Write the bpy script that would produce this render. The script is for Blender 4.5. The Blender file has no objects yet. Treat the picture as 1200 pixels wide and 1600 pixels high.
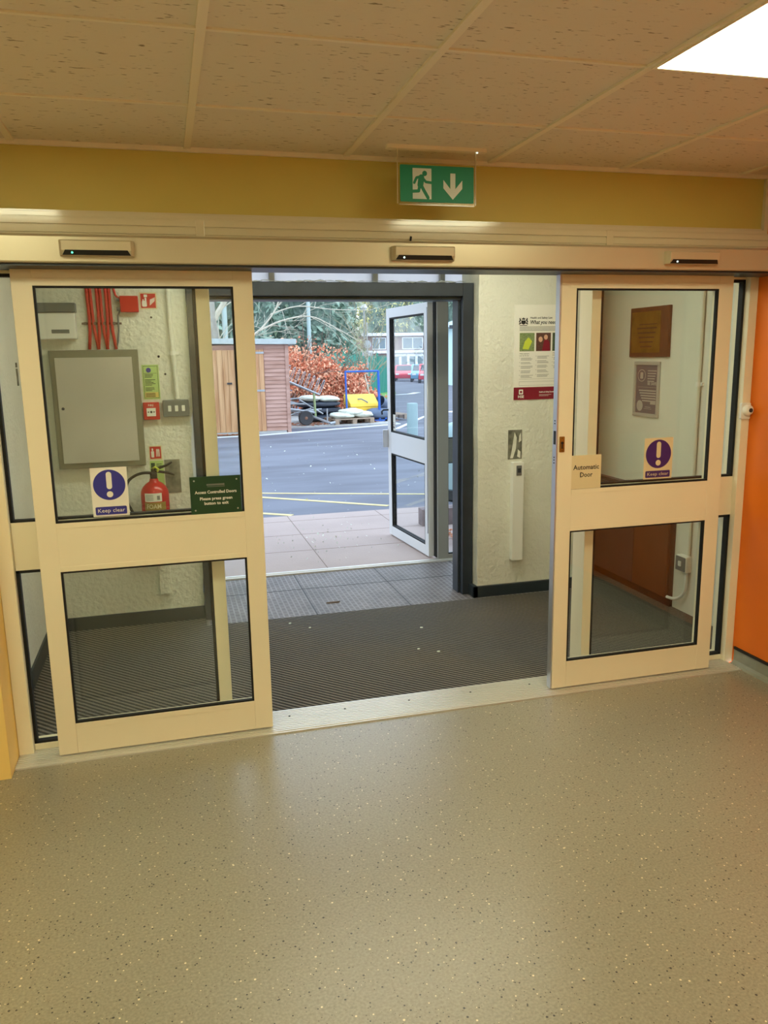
import bpy, bmesh, math, random
import numpy as np
from mathutils import Vector, Matrix
random.seed(7)
SC = bpy.context.scene
COL = SC.collection
PI = math.pi

# ------------------------------------------------------------------ camera
cam_data = bpy.data.cameras.new('camera')
cam_data.sensor_fit = 'VERTICAL'
cam_data.sensor_height = 36.0
cam_data.lens = 1244.37 * 36.0 / 1600.0
cam_data.clip_start = 0.02
cam_data.clip_end = 500
cam = bpy.data.objects.new('camera', cam_data)
COL.objects.link(cam)
_r = Vector((0.96468949, -0.26283875, -0.01702893))
_u = Vector((0.06715115, 0.18291625, 0.98083249))
_w = Vector((0.25468591, 0.9473423, -0.19410731))
_m = Matrix(((_r.x, _u.x, -_w.x), (_r.y, _u.y, -_w.y), (_r.z, _u.z, -_w.z))).to_4x4()
_m.translation = Vector((-0.48108517, -3.1766382, 1.56409803))
cam.matrix_world = _m
SC.camera = cam

# ------------------------------------------------------------------ sky, exposure
SC.view_settings.view_transform = 'Standard'
SC.view_settings.look = 'None'
SC.view_settings.gamma = 1.0
SC.view_settings.use_curve_mapping = False
SC.view_settings.exposure = 0.0
SKY_STRENGTH = 3.0
PANEL_STRENGTH = 19.0
PANEL_COLOR = (1.0, 0.99, 0.65)
LOBBY_STRENGTH = 17.0
LOBBY_COLOR = (1.0, 1.0, 0.80)

w = bpy.data.worlds.new('overcast_sky')
SC.world = w
w.use_nodes = True
nt = w.node_tree
nt.nodes.clear()
wo = nt.nodes.new('ShaderNodeOutputWorld')
bg = nt.nodes.new('ShaderNodeBackground')
tc = nt.nodes.new('ShaderNodeTexCoord')
sp = nt.nodes.new('ShaderNodeSeparateXYZ')
rp = nt.nodes.new('ShaderNodeValToRGB')
rp.color_ramp.elements[0].position = 0.0
rp.color_ramp.elements[0].color = (0.80, 0.90, 1.0, 1)
rp.color_ramp.elements[1].position = 0.8
rp.color_ramp.elements[1].color = (0.62, 0.78, 1.0, 1)
nt.links.new(tc.outputs['Generated'], sp.inputs[0])
nt.links.new(sp.outputs['Z'], rp.inputs[0])
nt.links.new(rp.outputs[0], bg.inputs[0])
bg.inputs[1].default_value = SKY_STRENGTH
nt.links.new(bg.outputs[0], wo.inputs[0])

# ------------------------------------------------------------------ materials
def lin(c):
    return tuple(((x / 255) / 12.92 if x / 255 <= 0.04045 else ((x / 255 + 0.055) / 1.055) ** 2.4) for x in c) + (1.0,)

def mat(name, rgb, rough=0.5, metal=0.0, noise=None, bump=None, emit=None, spec=0.5):
    """noise=(scale, amount) mottles the colour, bump=(scale, strength, distance)"""
    m = bpy.data.materials.new(name)
    m.use_nodes = True
    n = m.node_tree.nodes
    l = m.node_tree.links
    b = n['Principled BSDF']
    b.inputs['Base Color'].default_value = lin(rgb)
    b.inputs['Roughness'].default_value = rough
    b.inputs['Metallic'].default_value = metal
    b.inputs['Specular IOR Level'].default_value = spec
    co = n.new('ShaderNodeTexCoord')
    if noise:
        t = n.new('ShaderNodeTexNoise')
        t.inputs['Scale'].default_value = noise[0]
        t.inputs['Detail'].default_value = 5
        l.new(co.outputs['Object'], t.inputs['Vector'])
        r = n.new('ShaderNodeMapRange')
        r.inputs[1].default_value = 0.3
        r.inputs[2].default_value = 0.7
        r.inputs[3].default_value = 1 - noise[1]
        r.inputs[4].default_value = 1 + noise[1]
        l.new(t.outputs['Fac'], r.inputs[0])
        mx = n.new('ShaderNodeVectorMath')
        mx.operation = 'SCALE'
        mx.inputs[0].default_value = lin(rgb)[:3]
        l.new(r.outputs[0], mx.inputs['Scale'])
        l.new(mx.outputs[0], b.inputs['Base Color'])
    if bump:
        t2 = n.new('ShaderNodeTexNoise')
        t2.inputs['Scale'].default_value = bump[0]
        t2.inputs['Detail'].default_value = 4
        l.new(co.outputs['Object'], t2.inputs['Vector'])
        bp = n.new('ShaderNodeBump')
        bp.inputs['Strength'].default_value = bump[1]
        bp.inputs['Distance'].default_value = bump[2]
        l.new(t2.outputs['Fac'], bp.inputs['Height'])
        l.new(bp.outputs[0], b.inputs['Normal'])
    if emit:
        b.inputs['Emission Color'].default_value = tuple(emit[0]) + (1,)
        b.inputs['Emission Strength'].default_value = emit[1]
    return m

def glass(name, tint=(0.93, 0.96, 0.95), rough=0.0, refl=1.0):
    m = bpy.data.materials.new(name)
    m.use_nodes = True
    n = m.node_tree.nodes
    l = m.node_tree.links
    n.clear()
    o = n.new('ShaderNodeOutputMaterial')
    t = n.new('ShaderNodeBsdfTransparent')
    t.inputs[0].default_value = tint + (1,)
    g = n.new('ShaderNodeBsdfGlossy')
    g.inputs['Roughness'].default_value = rough
    f = n.new('ShaderNodeLayerWeight')
    f.inputs['Blend'].default_value = 0.5
    pw = n.new('ShaderNodeMath'); pw.operation = 'POWER'; pw.inputs[1].default_value = 5
    l.new(f.outputs['Facing'], pw.inputs[0])
    ml = n.new('ShaderNodeMath')
    ml.operation = 'MULTIPLY_ADD'
    ml.inputs[1].default_value = .9 * refl
    ml.inputs[2].default_value = .04 * refl
    mx = n.new('ShaderNodeMixShader')
    l.new(pw.outputs[0], ml.inputs[0])
    l.new(ml.outputs[0], mx.inputs[0])
    l.new(t.outputs[0], mx.inputs[1])
    l.new(g.outputs[0], mx.inputs[2])
    l.new(mx.outputs[0], o.inputs[0])
    return m

M = {}
M['cream_metal'] = mat('cream_metal', (238, 228, 200), 0.38, 0, (3, 0.02))
M['header_metal'] = mat('header_metal', (198, 188, 160), 0.32, 0.35, (2, 0.03))
M['white_metal'] = mat('white_metal', (228, 230, 232), 0.35, 0)
M['alu'] = mat('alu', (205, 206, 208), 0.32, 0.85)
M['alu_grooved'] = mat('alu_grooved', (218, 216, 210), 0.38, 0.55)
M['black'] = mat('black', (18, 18, 18), 0.55)
M['gasket'] = mat('gasket', (14, 14, 14), 0.7)
M['yellow_paint'] = mat('yellow_paint', (208, 192, 104), 0.6, 0, (1.5, 0.05), (60, 0.12, 0.004))
M['nib_paint'] = mat('nib_paint', (250, 214, 128), 0.6, 0, (4, 0.05), (60, 0.12, 0.004))
M['orange_paint'] = mat('orange_paint', (236, 118, 14), 0.5, 0, (1.2, 0.06), (40, 0.1, 0.004))
M['room_paint'] = mat('room_paint', (225, 205, 165), 0.7)
M['grey_paint'] = mat('grey_paint', (120, 122, 120), 0.5, 0, (3, 0.06))
M['trunking'] = mat('trunking', (222, 212, 180), 0.1, 0)
M['block_white'] = mat('block_white', (226, 226, 212), 0.6, 0, (2.5, 0.06), (38, 0.75, 0.012))
M['plaster_white'] = mat('plaster_white', (226, 226, 212), 0.55, 0, (2.0, 0.04), (20, 0.15, 0.006))
M['steel_dark'] = mat('steel_dark', (54, 61, 70), 0.38, 0.3, (8, 0.15), (25, 0.2, 0.004))
M['skirting_dark'] = mat('skirting_dark', (40, 50, 56), 0.4)
M['coving'] = mat('coving', (140, 142, 130), 0.5, 0, (20, 0.08))
M['red'] = mat('red', (196, 28, 24), 0.35)
M['red_ext'] = mat('red_ext', (190, 22, 28), 0.22)
M['red_cable'] = mat('red_cable', (200, 48, 34), 0.5)
M['white'] = mat('white', (238, 236, 226), 0.45)
M['white_plastic'] = mat('white_plastic', (236, 236, 228), 0.35)
M['blue_sign'] = mat('blue_sign', (52, 52, 150), 0.45)
M['purple_sign'] = mat('purple_sign', (66, 38, 112), 0.45)
M['sign_beige'] = mat('sign_beige', (222, 208, 168), 0.5)
M['dark_green'] = mat('dark_green', (22, 62, 34), 0.45)
M['exit_green'] = mat('exit_green', (0, 142, 108), 0.5)
M['exit_white'] = mat('exit_white', (214, 230, 226), 0.4)
M['text_black'] = mat('text_black', (22, 22, 22), 0.6)
M['text_grey'] = mat('text_grey', (130, 130, 126), 0.6)
M['maroon'] = mat('maroon', (132, 14, 40), 0.45)
M['photo_green'] = mat('photo_green', (128, 146, 96), 0.5, 0, (220, 0.6))
M['photo_red'] = mat('photo_red', (96, 62, 50), 0.5, 0, (160, 0.3))
M['photo_dark'] = mat('photo_dark', (70, 88, 56), 0.5, 0, (180, 0.5))
M['photo_hiviz'] = mat('photo_hiviz', (202, 214, 70), 0.5)
M['skin_tone'] = mat('skin_tone', (214, 168, 140), 0.5)
M['navy'] = mat('navy', (34, 40, 66), 0.5)
M['sign_green'] = mat('sign_green', (182, 212, 130), 0.5)
M['sign_yellow'] = mat('sign_yellow', (226, 206, 112), 0.5)
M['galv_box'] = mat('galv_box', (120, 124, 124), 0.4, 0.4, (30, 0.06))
M['cabinet_grey'] = mat('cabinet_grey', (196, 192, 182), 0.35, 0.15, (3, 0.08))
M['cabinet_rim'] = mat('cabinet_rim', (132, 130, 112), 0.4, 0.2)
M['patch_steel'] = mat('patch_steel', (132, 132, 118), 0.6, 0.4, (22, 0.5), (30, 0.3, 0.003))
M['olive_label'] = mat('olive_label', (158, 130, 58), 0.4)
M['wood_plaque'] = mat('wood_plaque', (96, 58, 34), 0.35, 0, (18, 0.2))
M['brass'] = mat('brass', (150, 118, 52), 0.32, 0.7, (14, 0.25))
M['silver_frame'] = mat('silver_frame', (196, 192, 182), 0.35, 0.3)
M['slate_paper'] = mat('slate_paper', (112, 106, 112), 0.5)
M['cupboard_brown'] = mat('cupboard_brown', (84, 60, 54), 0.4, 0, (6, 0.12))
M['cupboard_red'] = mat('cupboard_red', (96, 56, 34), 0.4, 0, (6, 0.12))
M['led_green'] = mat('led_green', (30, 200, 120), 0.4, 0, emit=((0.1, 1.0, 0.5), 3))
M['led_white'] = mat('led_white', (230, 250, 240), 0.4, 0, emit=((0.7, 1.0, 0.85), 3))
M['diffuser'] = mat('diffuser', (255, 250, 235), 0.5, 0, emit=(PANEL_COLOR, PANEL_STRENGTH))
M['lobby_diffuser'] = mat('lobby_diffuser', (255, 250, 235), 0.5, 0, emit=(LOBBY_COLOR, LOBBY_STRENGTH))
M['tee_bar'] = mat('tee_bar', (242, 234, 212), 0.4)
M['glass'] = glass('glass', (0.965, 0.985, 0.975), 0.0, 0.8)
M['glass_outer'] = glass('glass_outer', (0.97, 0.985, 0.985), 0.0, 0.55)
M['acrylic'] = glass('acrylic', (0.97, 0.97, 0.95), 0.15, 0.3)
# outside
def frosted():
    m = bpy.data.materials.new('frosted_pane'); m.use_nodes = True
    n, l = m.node_tree.nodes, m.node_tree.links
    n.clear()
    o = n.new('ShaderNodeOutputMaterial'); t = n.new('ShaderNodeBsdfTranslucent'); d = n.new('ShaderNodeBsdfDiffuse'); mx = n.new('ShaderNodeMixShader')
    t.inputs[0].default_value = (.95, .93, .93, 1); d.inputs[0].default_value = (.8, .78, .78, 1); mx.inputs[0].default_value = .25
    l.new(t.outputs[0], mx.inputs[1]); l.new(d.outputs[0], mx.inputs[2]); l.new(mx.outputs[0], o.inputs[0])
    return m
M['frosted'] = frosted()
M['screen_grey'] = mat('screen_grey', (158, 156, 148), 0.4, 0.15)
M['paving'] = mat('paving', (174, 156, 148), 0.8, 0, (1.2, 0.10), (60, 0.3, 0.005))
M['kerb'] = mat('kerb', (176, 176, 172), 0.8, 0, (6, 0.1))
M['road_white'] = mat('road_white', (226, 228, 230), 0.7)
M['road_yellow'] = mat('road_yellow', (214, 198, 140), 0.7, 0, (10, 0.12))
M['shed_roof'] = mat('shed_roof', (176, 186, 184), 0.7, 0, (8, 0.1))
M['tyre'] = mat('tyre', (66, 68, 70), 0.8)
M['rust'] = mat('rust', (140, 104, 84), 0.7, 0, (20, 0.2))
M['galv'] = mat('galv', (168, 174, 178), 0.45, 0.5, (10, 0.1))
M['lime_post'] = mat('lime_post', (150, 168, 120), 0.6)
M['tarp_dark'] = mat('tarp_dark', (58, 66, 80), 0.5, 0, (5, 0.2))
M['bag_white'] = mat('bag_white', (214, 220, 206), 0.7, 0, (9, 0.12), (14, 0.5, 0.03))
M['grit_yellow'] = mat('grit_yellow', (236, 196, 66), 0.45)
M['bucket_grey'] = mat('bucket_grey', (92, 106, 128), 0.6)
M['blue_steel'] = mat('blue_steel', (40, 96, 186), 0.45)
M['pallet_wood'] = mat('pallet_wood', (160, 140, 120), 0.85, 0, (12, 0.2))
M['dead_leaves'] = mat('dead_leaves', (176, 112, 78), 0.9, 0, (9, 0.4))
M['beech_leaf'] = mat('beech_leaf', (240, 182, 148), 0.8, 0, (5, 0.35))
M['beech_leaf_dark'] = mat('beech_leaf_dark', (216, 132, 100), 0.8, 0, (5, 0.35))
M['twig'] = mat('twig', (120, 104, 92), 0.9)
M['bark_grey'] = mat('bark_grey', (150, 148, 140), 0.9, 0, (6, 0.2), (12, 0.5, 0.03))
M['bark_pale'] = mat('bark_pale', (196, 190, 172), 0.9, 0, (6, 0.15))
M['shrub_twig'] = mat('shrub_twig', (168, 160, 130), 0.9)
M['bark_brown'] = mat('bark_brown', (132, 104, 84), 0.9, 0, (5, 0.2))
M['needle'] = mat('needle', (146, 170, 152), 0.9, 0, (1.5, 0.3))
M['needle_pale'] = mat('needle_pale', (172, 186, 158), 0.9, 0, (1.5, 0.3))
M['leaf_yellow'] = mat('leaf_yellow', (212, 206, 140), 0.9, 0, (1.5, 0.3))
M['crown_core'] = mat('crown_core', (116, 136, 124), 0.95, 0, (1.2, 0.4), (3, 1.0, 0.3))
M['lamp_post'] = mat('lamp_post', (172, 192, 190), 0.5, 0.2)
M['palisade'] = mat('palisade', (22, 138, 118), 0.5)
M['grass'] = mat('grass', (112, 158, 78), 0.9, 0, (8, 0.25))
M['brick'] = mat('brick', (150, 128, 124), 0.85, 0, (2, 0.12))
M['brick_planter'] = mat('brick_planter', (118, 104, 104), 0.85, 0, (12, 0.3))
M['win_white'] = mat('win_white', (236, 240, 244), 0.5)
M['win_glass'] = mat('win_glass', (120, 138, 146), 0.15, 0)
M['far_roof'] = mat('far_roof', (176, 190, 200), 0.7)
M['pink'] = mat('pink', (226, 88, 150), 0.5)
M['hoarding'] = mat('hoarding', (206, 232, 234), 0.6)
M['teal_grey'] = mat('teal_grey', (150, 176, 178), 0.5)
M['car_red'] = mat('car_red', (224, 66, 84), 0.25)
M['car_blue'] = mat('car_blue', (110, 168, 200), 0.25)
M['car_silver'] = mat('car_silver', (200, 210, 218), 0.25, 0.3)
M['car_glass'] = mat('car_glass', (50, 62, 74), 0.1)

def nodes_of(m):
    return m.node_tree.nodes, m.node_tree.links

def vinyl_floor():
    m = mat('speckled_vinyl', (150, 142, 122), 0.33, spec=0.85)
    n, l = nodes_of(m)
    b = n['Principled BSDF']
    co = n.new('ShaderNodeTexCoord')
    cloud = n.new('ShaderNodeTexNoise'); cloud.inputs['Scale'].default_value = 1.3; cloud.inputs['Detail'].default_value = 3
    cr = n.new('ShaderNodeValToRGB')
    cr.color_ramp.elements[0].position = 0.0; cr.color_ramp.elements[0].color = lin((138, 130, 110))
    cr.color_ramp.elements[1].position = 1.0; cr.color_ramp.elements[1].color = lin((154, 149, 130))
    l.new(co.outputs['Object'], cloud.inputs['Vector']); l.new(cloud.outputs['Fac'], cr.inputs[0])
    fine = n.new('ShaderNodeTexNoise'); fine.inputs['Scale'].default_value = 130; fine.inputs['Detail'].default_value = 3
    l.new(co.outputs['Object'], fine.inputs['Vector'])
    fr = n.new('ShaderNodeMapRange'); fr.inputs[1].default_value = .3; fr.inputs[2].default_value = .7; fr.inputs[3].default_value = .8; fr.inputs[4].default_value = 1.18
    l.new(fine.outputs['Fac'], fr.inputs[0])
    sc = n.new('ShaderNodeVectorMath'); sc.operation = 'SCALE'
    l.new(cr.outputs[0], sc.inputs[0]); l.new(fr.outputs[0], sc.inputs['Scale'])
    cur = sc.outputs[0]
    for s, thr, colr, seed in ((72, 0.19, (44, 40, 34), 0.0), (58, 0.15, (232, 218, 186), 5.3), (90, 0.16, (96, 84, 66), 9.1)):
        mp = n.new('ShaderNodeMapping'); mp.inputs['Location'].default_value = (seed, seed * 1.7, 0)
        l.new(co.outputs['Object'], mp.inputs[0])
        v = n.new('ShaderNodeTexVoronoi'); v.inputs['Scale'].default_value = s
        l.new(mp.outputs[0], v.inputs['Vector'])
        wn = n.new('ShaderNodeTexWhiteNoise'); l.new(v.outputs['Position'], wn.inputs['Vector'])
        th = n.new('ShaderNodeMath'); th.operation = 'MULTIPLY'; th.inputs[1].default_value = thr * 1.25
        pw = n.new('ShaderNodeMath'); pw.operation = 'POWER'; pw.inputs[1].default_value = 1.6
        l.new(wn.outputs['Value'], pw.inputs[0]); l.new(pw.outputs[0], th.inputs[0])
        lt = n.new('ShaderNodeMath'); lt.operation = 'LESS_THAN'
        l.new(v.outputs['Distance'], lt.inputs[0]); l.new(th.outputs[0], lt.inputs[1])
        mx = n.new('ShaderNodeMix'); mx.data_type = 'RGBA'
        mx.inputs[7].default_value = lin(colr)
        l.new(lt.outputs[0], mx.inputs[0]); l.new(cur, mx.inputs[6])
        cur = mx.outputs[2]
    l.new(cur, b.inputs['Base Color'])
    rn = n.new('ShaderNodeMapRange'); rn.inputs[3].default_value = 0.28; rn.inputs[4].default_value = 0.36
    l.new(cloud.outputs['Fac'], rn.inputs[0]); l.new(rn.outputs[0], b.inputs['Roughness'])
    bp = n.new('ShaderNodeBump'); bp.inputs['Strength'].default_value = .25; bp.inputs['Distance'].default_value = .002
    l.new(fine.outputs['Fac'], bp.inputs['Height']); l.new(bp.outputs[0], b.inputs['Normal'])
    return m

def ribbed_mat():
    m = mat('ribbed_mat', (64, 62, 60), 0.9)
    n, l = nodes_of(m)
    b = n['Principled BSDF']
    co = n.new('ShaderNodeTexCoord')
    mp = n.new('ShaderNodeMapping'); mp.inputs['Rotation'].default_value = (0, 0, math.radians(46))
    l.new(co.outputs['Object'], mp.inputs[0])
    wv = n.new('ShaderNodeTexWave'); wv.bands_direction = 'Y'; wv.inputs['Scale'].default_value = 13
    wv.inputs['Distortion'].default_value = 0.3; wv.inputs['Detail'].default_value = 1
    wv.inputs['Detail Scale'].default_value = 3
    l.new(mp.outputs[0], wv.inputs['Vector'])
    nz = n.new('ShaderNodeTexNoise'); nz.inputs['Scale'].default_value = 260
    l.new(co.outputs['Object'], nz.inputs['Vector'])
    dirt = n.new('ShaderNodeTexNoise'); dirt.inputs['Scale'].default_value = 1.4
    l.new(co.outputs['Object'], dirt.inputs['Vector'])
    cr = n.new('ShaderNodeValToRGB')
    cr.color_ramp.elements[0].position = 0.25; cr.color_ramp.elements[0].color = lin((38, 36, 34))
    cr.color_ramp.elements[1].position = 0.75; cr.color_ramp.elements[1].color = lin((118, 113, 104))
    l.new(wv.outputs['Fac'], cr.inputs[0])
    mul = n.new('ShaderNodeMath'); mul.operation = 'MULTIPLY_ADD'; mul.inputs[1].default_value = 1.1; mul.inputs[2].default_value = 0.45
    l.new(nz.outputs['Fac'], mul.inputs[0])
    sc = n.new('ShaderNodeVectorMath'); sc.operation = 'SCALE'
    l.new(cr.outputs[0], sc.inputs[0]); l.new(mul.outputs[0], sc.inputs['Scale'])
    mx = n.new('ShaderNodeMix'); mx.data_type = 'RGBA'; mx.blend_type = 'MULTIPLY'
    c2 = n.new('ShaderNodeValToRGB')
    c2.color_ramp.elements[0].position = .35; c2.color_ramp.elements[0].color = (0.8, 0.82, 0.9, 1)
    c2.color_ramp.elements[1].position = .65; c2.color_ramp.elements[1].color = (1.0, 0.93, 0.84, 1)
    l.new(dirt.outputs['Fac'], c2.inputs[0]); mx.inputs[0].default_value = 1
    l.new(sc.outputs[0], mx.inputs[6]); l.new(c2.outputs[0], mx.inputs[7])
    l.new(mx.outputs[2], b.inputs['Base Color'])
    bp = n.new('ShaderNodeBump'); bp.inputs['Strength'].default_value = .8; bp.inputs['Distance'].default_value = .006
    l.new(wv.outputs['Fac'], bp.inputs['Height']); l.new(bp.outputs[0], b.inputs['Normal'])
    return m

def lobby_tiles():
    m = mat('tactile_tiles', (120, 112, 112), 0.5)
    n, l = nodes_of(m)
    b = n['Principled BSDF']
    co = n.new('ShaderNodeTexCoord')
    mp = n.new('ShaderNodeMapping'); mp.inputs['Rotation'].default_value = (0, 0, math.radians(90))
    l.new(co.outputs['Object'], mp.inputs[0])
    br = n.new('ShaderNodeTexBrick')
    br.inputs['Scale'].default_value = 1; br.inputs['Brick Width'].default_value = 0.06; br.inputs['Row Height'].default_value = 0.032
    br.inputs['Mortar Size'].default_value = 0.0055; br.inputs['Mortar Smooth'].default_value = 0.3
    br.inputs['Color1'].default_value = lin((98, 89, 88)); br.inputs['Color2'].default_value = lin((108, 100, 98)); br.inputs['Mortar'].default_value = lin((132, 126, 124))
    l.new(mp.outputs[0], br.inputs['Vector'])
    nz = n.new('ShaderNodeTexNoise'); nz.inputs['Scale'].default_value = 4
    l.new(co.outputs['Object'], nz.inputs['Vector'])
    mr = n.new('ShaderNodeMapRange'); mr.inputs[1].default_value = .3; mr.inputs[2].default_value = .7; mr.inputs[3].default_value = .75; mr.inputs[4].default_value = 1.15
    l.new(nz.outputs['Fac'], mr.inputs[0])
    sc = n.new('ShaderNodeVectorMath'); sc.operation = 'SCALE'
    l.new(br.outputs['Color'], sc.inputs[0]); l.new(mr.outputs[0], sc.inputs['Scale'])
    l.new(sc.outputs[0], b.inputs['Base Color'])
    bp = n.new('ShaderNodeBump'); bp.inputs['Strength'].default_value = .5; bp.inputs['Distance'].default_value = .003
    l.new(br.outputs['Fac'], bp.inputs['Height']); l.new(bp.outputs[0], b.inputs['Normal'])
    return m

def ceiling_tile():
    m = mat('fissured_tile', (206, 190, 160), 0.9)
    n, l = nodes_of(m)
    b = n['Principled BSDF']
    co = n.new('ShaderNodeTexCoord')
    mp = n.new('ShaderNodeMapping'); mp.inputs['Scale'].default_value = (30, 110, 1)
    l.new(co.outputs['Object'], mp.inputs[0])
    nz = n.new('ShaderNodeTexNoise'); nz.inputs['Scale'].default_value = 1; nz.inputs['Detail'].default_value = 3
    l.new(mp.outputs[0], nz.inputs['Vector'])
    cr = n.new('ShaderNodeValToRGB')
    cr.color_ramp.elements[0].position = 0.29; cr.color_ramp.elements[0].color = lin((140, 128, 106))
    cr.color_ramp.elements[1].position = 0.36; cr.color_ramp.elements[1].color = lin((230, 222, 206))
    l.new(nz.outputs['Fac'], cr.inputs[0]); l.new(cr.outputs[0], b.inputs['Base Color'])
    bp = n.new('ShaderNodeBump'); bp.inputs['Strength'].default_value = .35; bp.inputs['Distance'].default_value = .003
    l.new(nz.outputs['Fac'], bp.inputs['Height']); l.new(bp.outputs[0], b.inputs['Normal'])
    return m

def asphalt():
    m = mat('asphalt', (118, 124, 138), 0.75)
    n, l = nodes_of(m)
    b = n['Principled BSDF']
    co = n.new('ShaderNodeTexCoord')
    nz = n.new('ShaderNodeTexNoise'); nz.inputs['Scale'].default_value = 0.5; nz.inputs['Detail'].default_value = 6
    mp = n.new('ShaderNodeMapping'); mp.inputs['Scale'].default_value = (1, 3, 1)
    l.new(co.outputs['Object'], mp.inputs[0]); l.new(mp.outputs[0], nz.inputs['Vector'])
    cr = n.new('ShaderNodeValToRGB')
    cr.color_ramp.elements[0].position = 0.35; cr.color_ramp.elements[0].color = lin((90, 92, 102))
    cr.color_ramp.elements[1].position = 0.62; cr.color_ramp.elements[1].color = lin((112, 115, 126))
    l.new(nz.outputs['Fac'], cr.inputs[0])
    v = n.new('ShaderNodeTexVoronoi'); v.inputs['Scale'].default_value = 5
    l.new(co.outputs['Object'], v.inputs['Vector'])
    lt = n.new('ShaderNodeMath'); lt.operation = 'LESS_THAN'; lt.inputs[1].default_value = 0.05
    l.new(v.outputs['Distance'], lt.inputs[0])
    mx = n.new('ShaderNodeMix'); mx.data_type = 'RGBA'; mx.inputs[7].default_value = lin((150, 152, 156))
    l.new(lt.outputs[0], mx.inputs[0]); l.new(cr.outputs[0], mx.inputs[6]); l.new(mx.outputs[2], b.inputs['Base Color'])
    return m

def shed_wood(name, c1, c2, stretch):
    m = mat(name, c1, 0.85)
    n, l = nodes_of(m)
    b = n['Principled BSDF']
    co = n.new('ShaderNodeTexCoord')
    mp = n.new('ShaderNodeMapping'); mp.inputs['Scale'].default_value = stretch
    l.new(co.outputs['Object'], mp.inputs[0])
    nz = n.new('ShaderNodeTexNoise'); nz.inputs['Scale'].default_value = 1; nz.inputs['Detail'].default_value = 5
    l.new(mp.outputs[0], nz.inputs['Vector'])
    cr = n.new('ShaderNodeValToRGB')
    cr.color_ramp.elements[0].position = 0.35; cr.color_ramp.elements[0].color = lin(c1)
    cr.color_ramp.elements[1].position = 0.65; cr.color_ramp.elements[1].color = lin(c2)
    l.new(nz.outputs['Fac'], cr.inputs[0]); l.new(cr.outputs[0], b.inputs['Base Color'])
    return m

M['vinyl'] = vinyl_floor()
M['mat'] = ribbed_mat()
M['tiles'] = lobby_tiles()
M['ceiling'] = ceiling_tile()
M['asphalt'] = asphalt()
M['siding'] = shed_wood('siding', (166, 128, 112), (192, 156, 142), (1.5, 8, 12))
M['door_boards'] = shed_wood('door_boards', (176, 128, 88), (206, 164, 122), (14, 4, 1))

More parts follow.
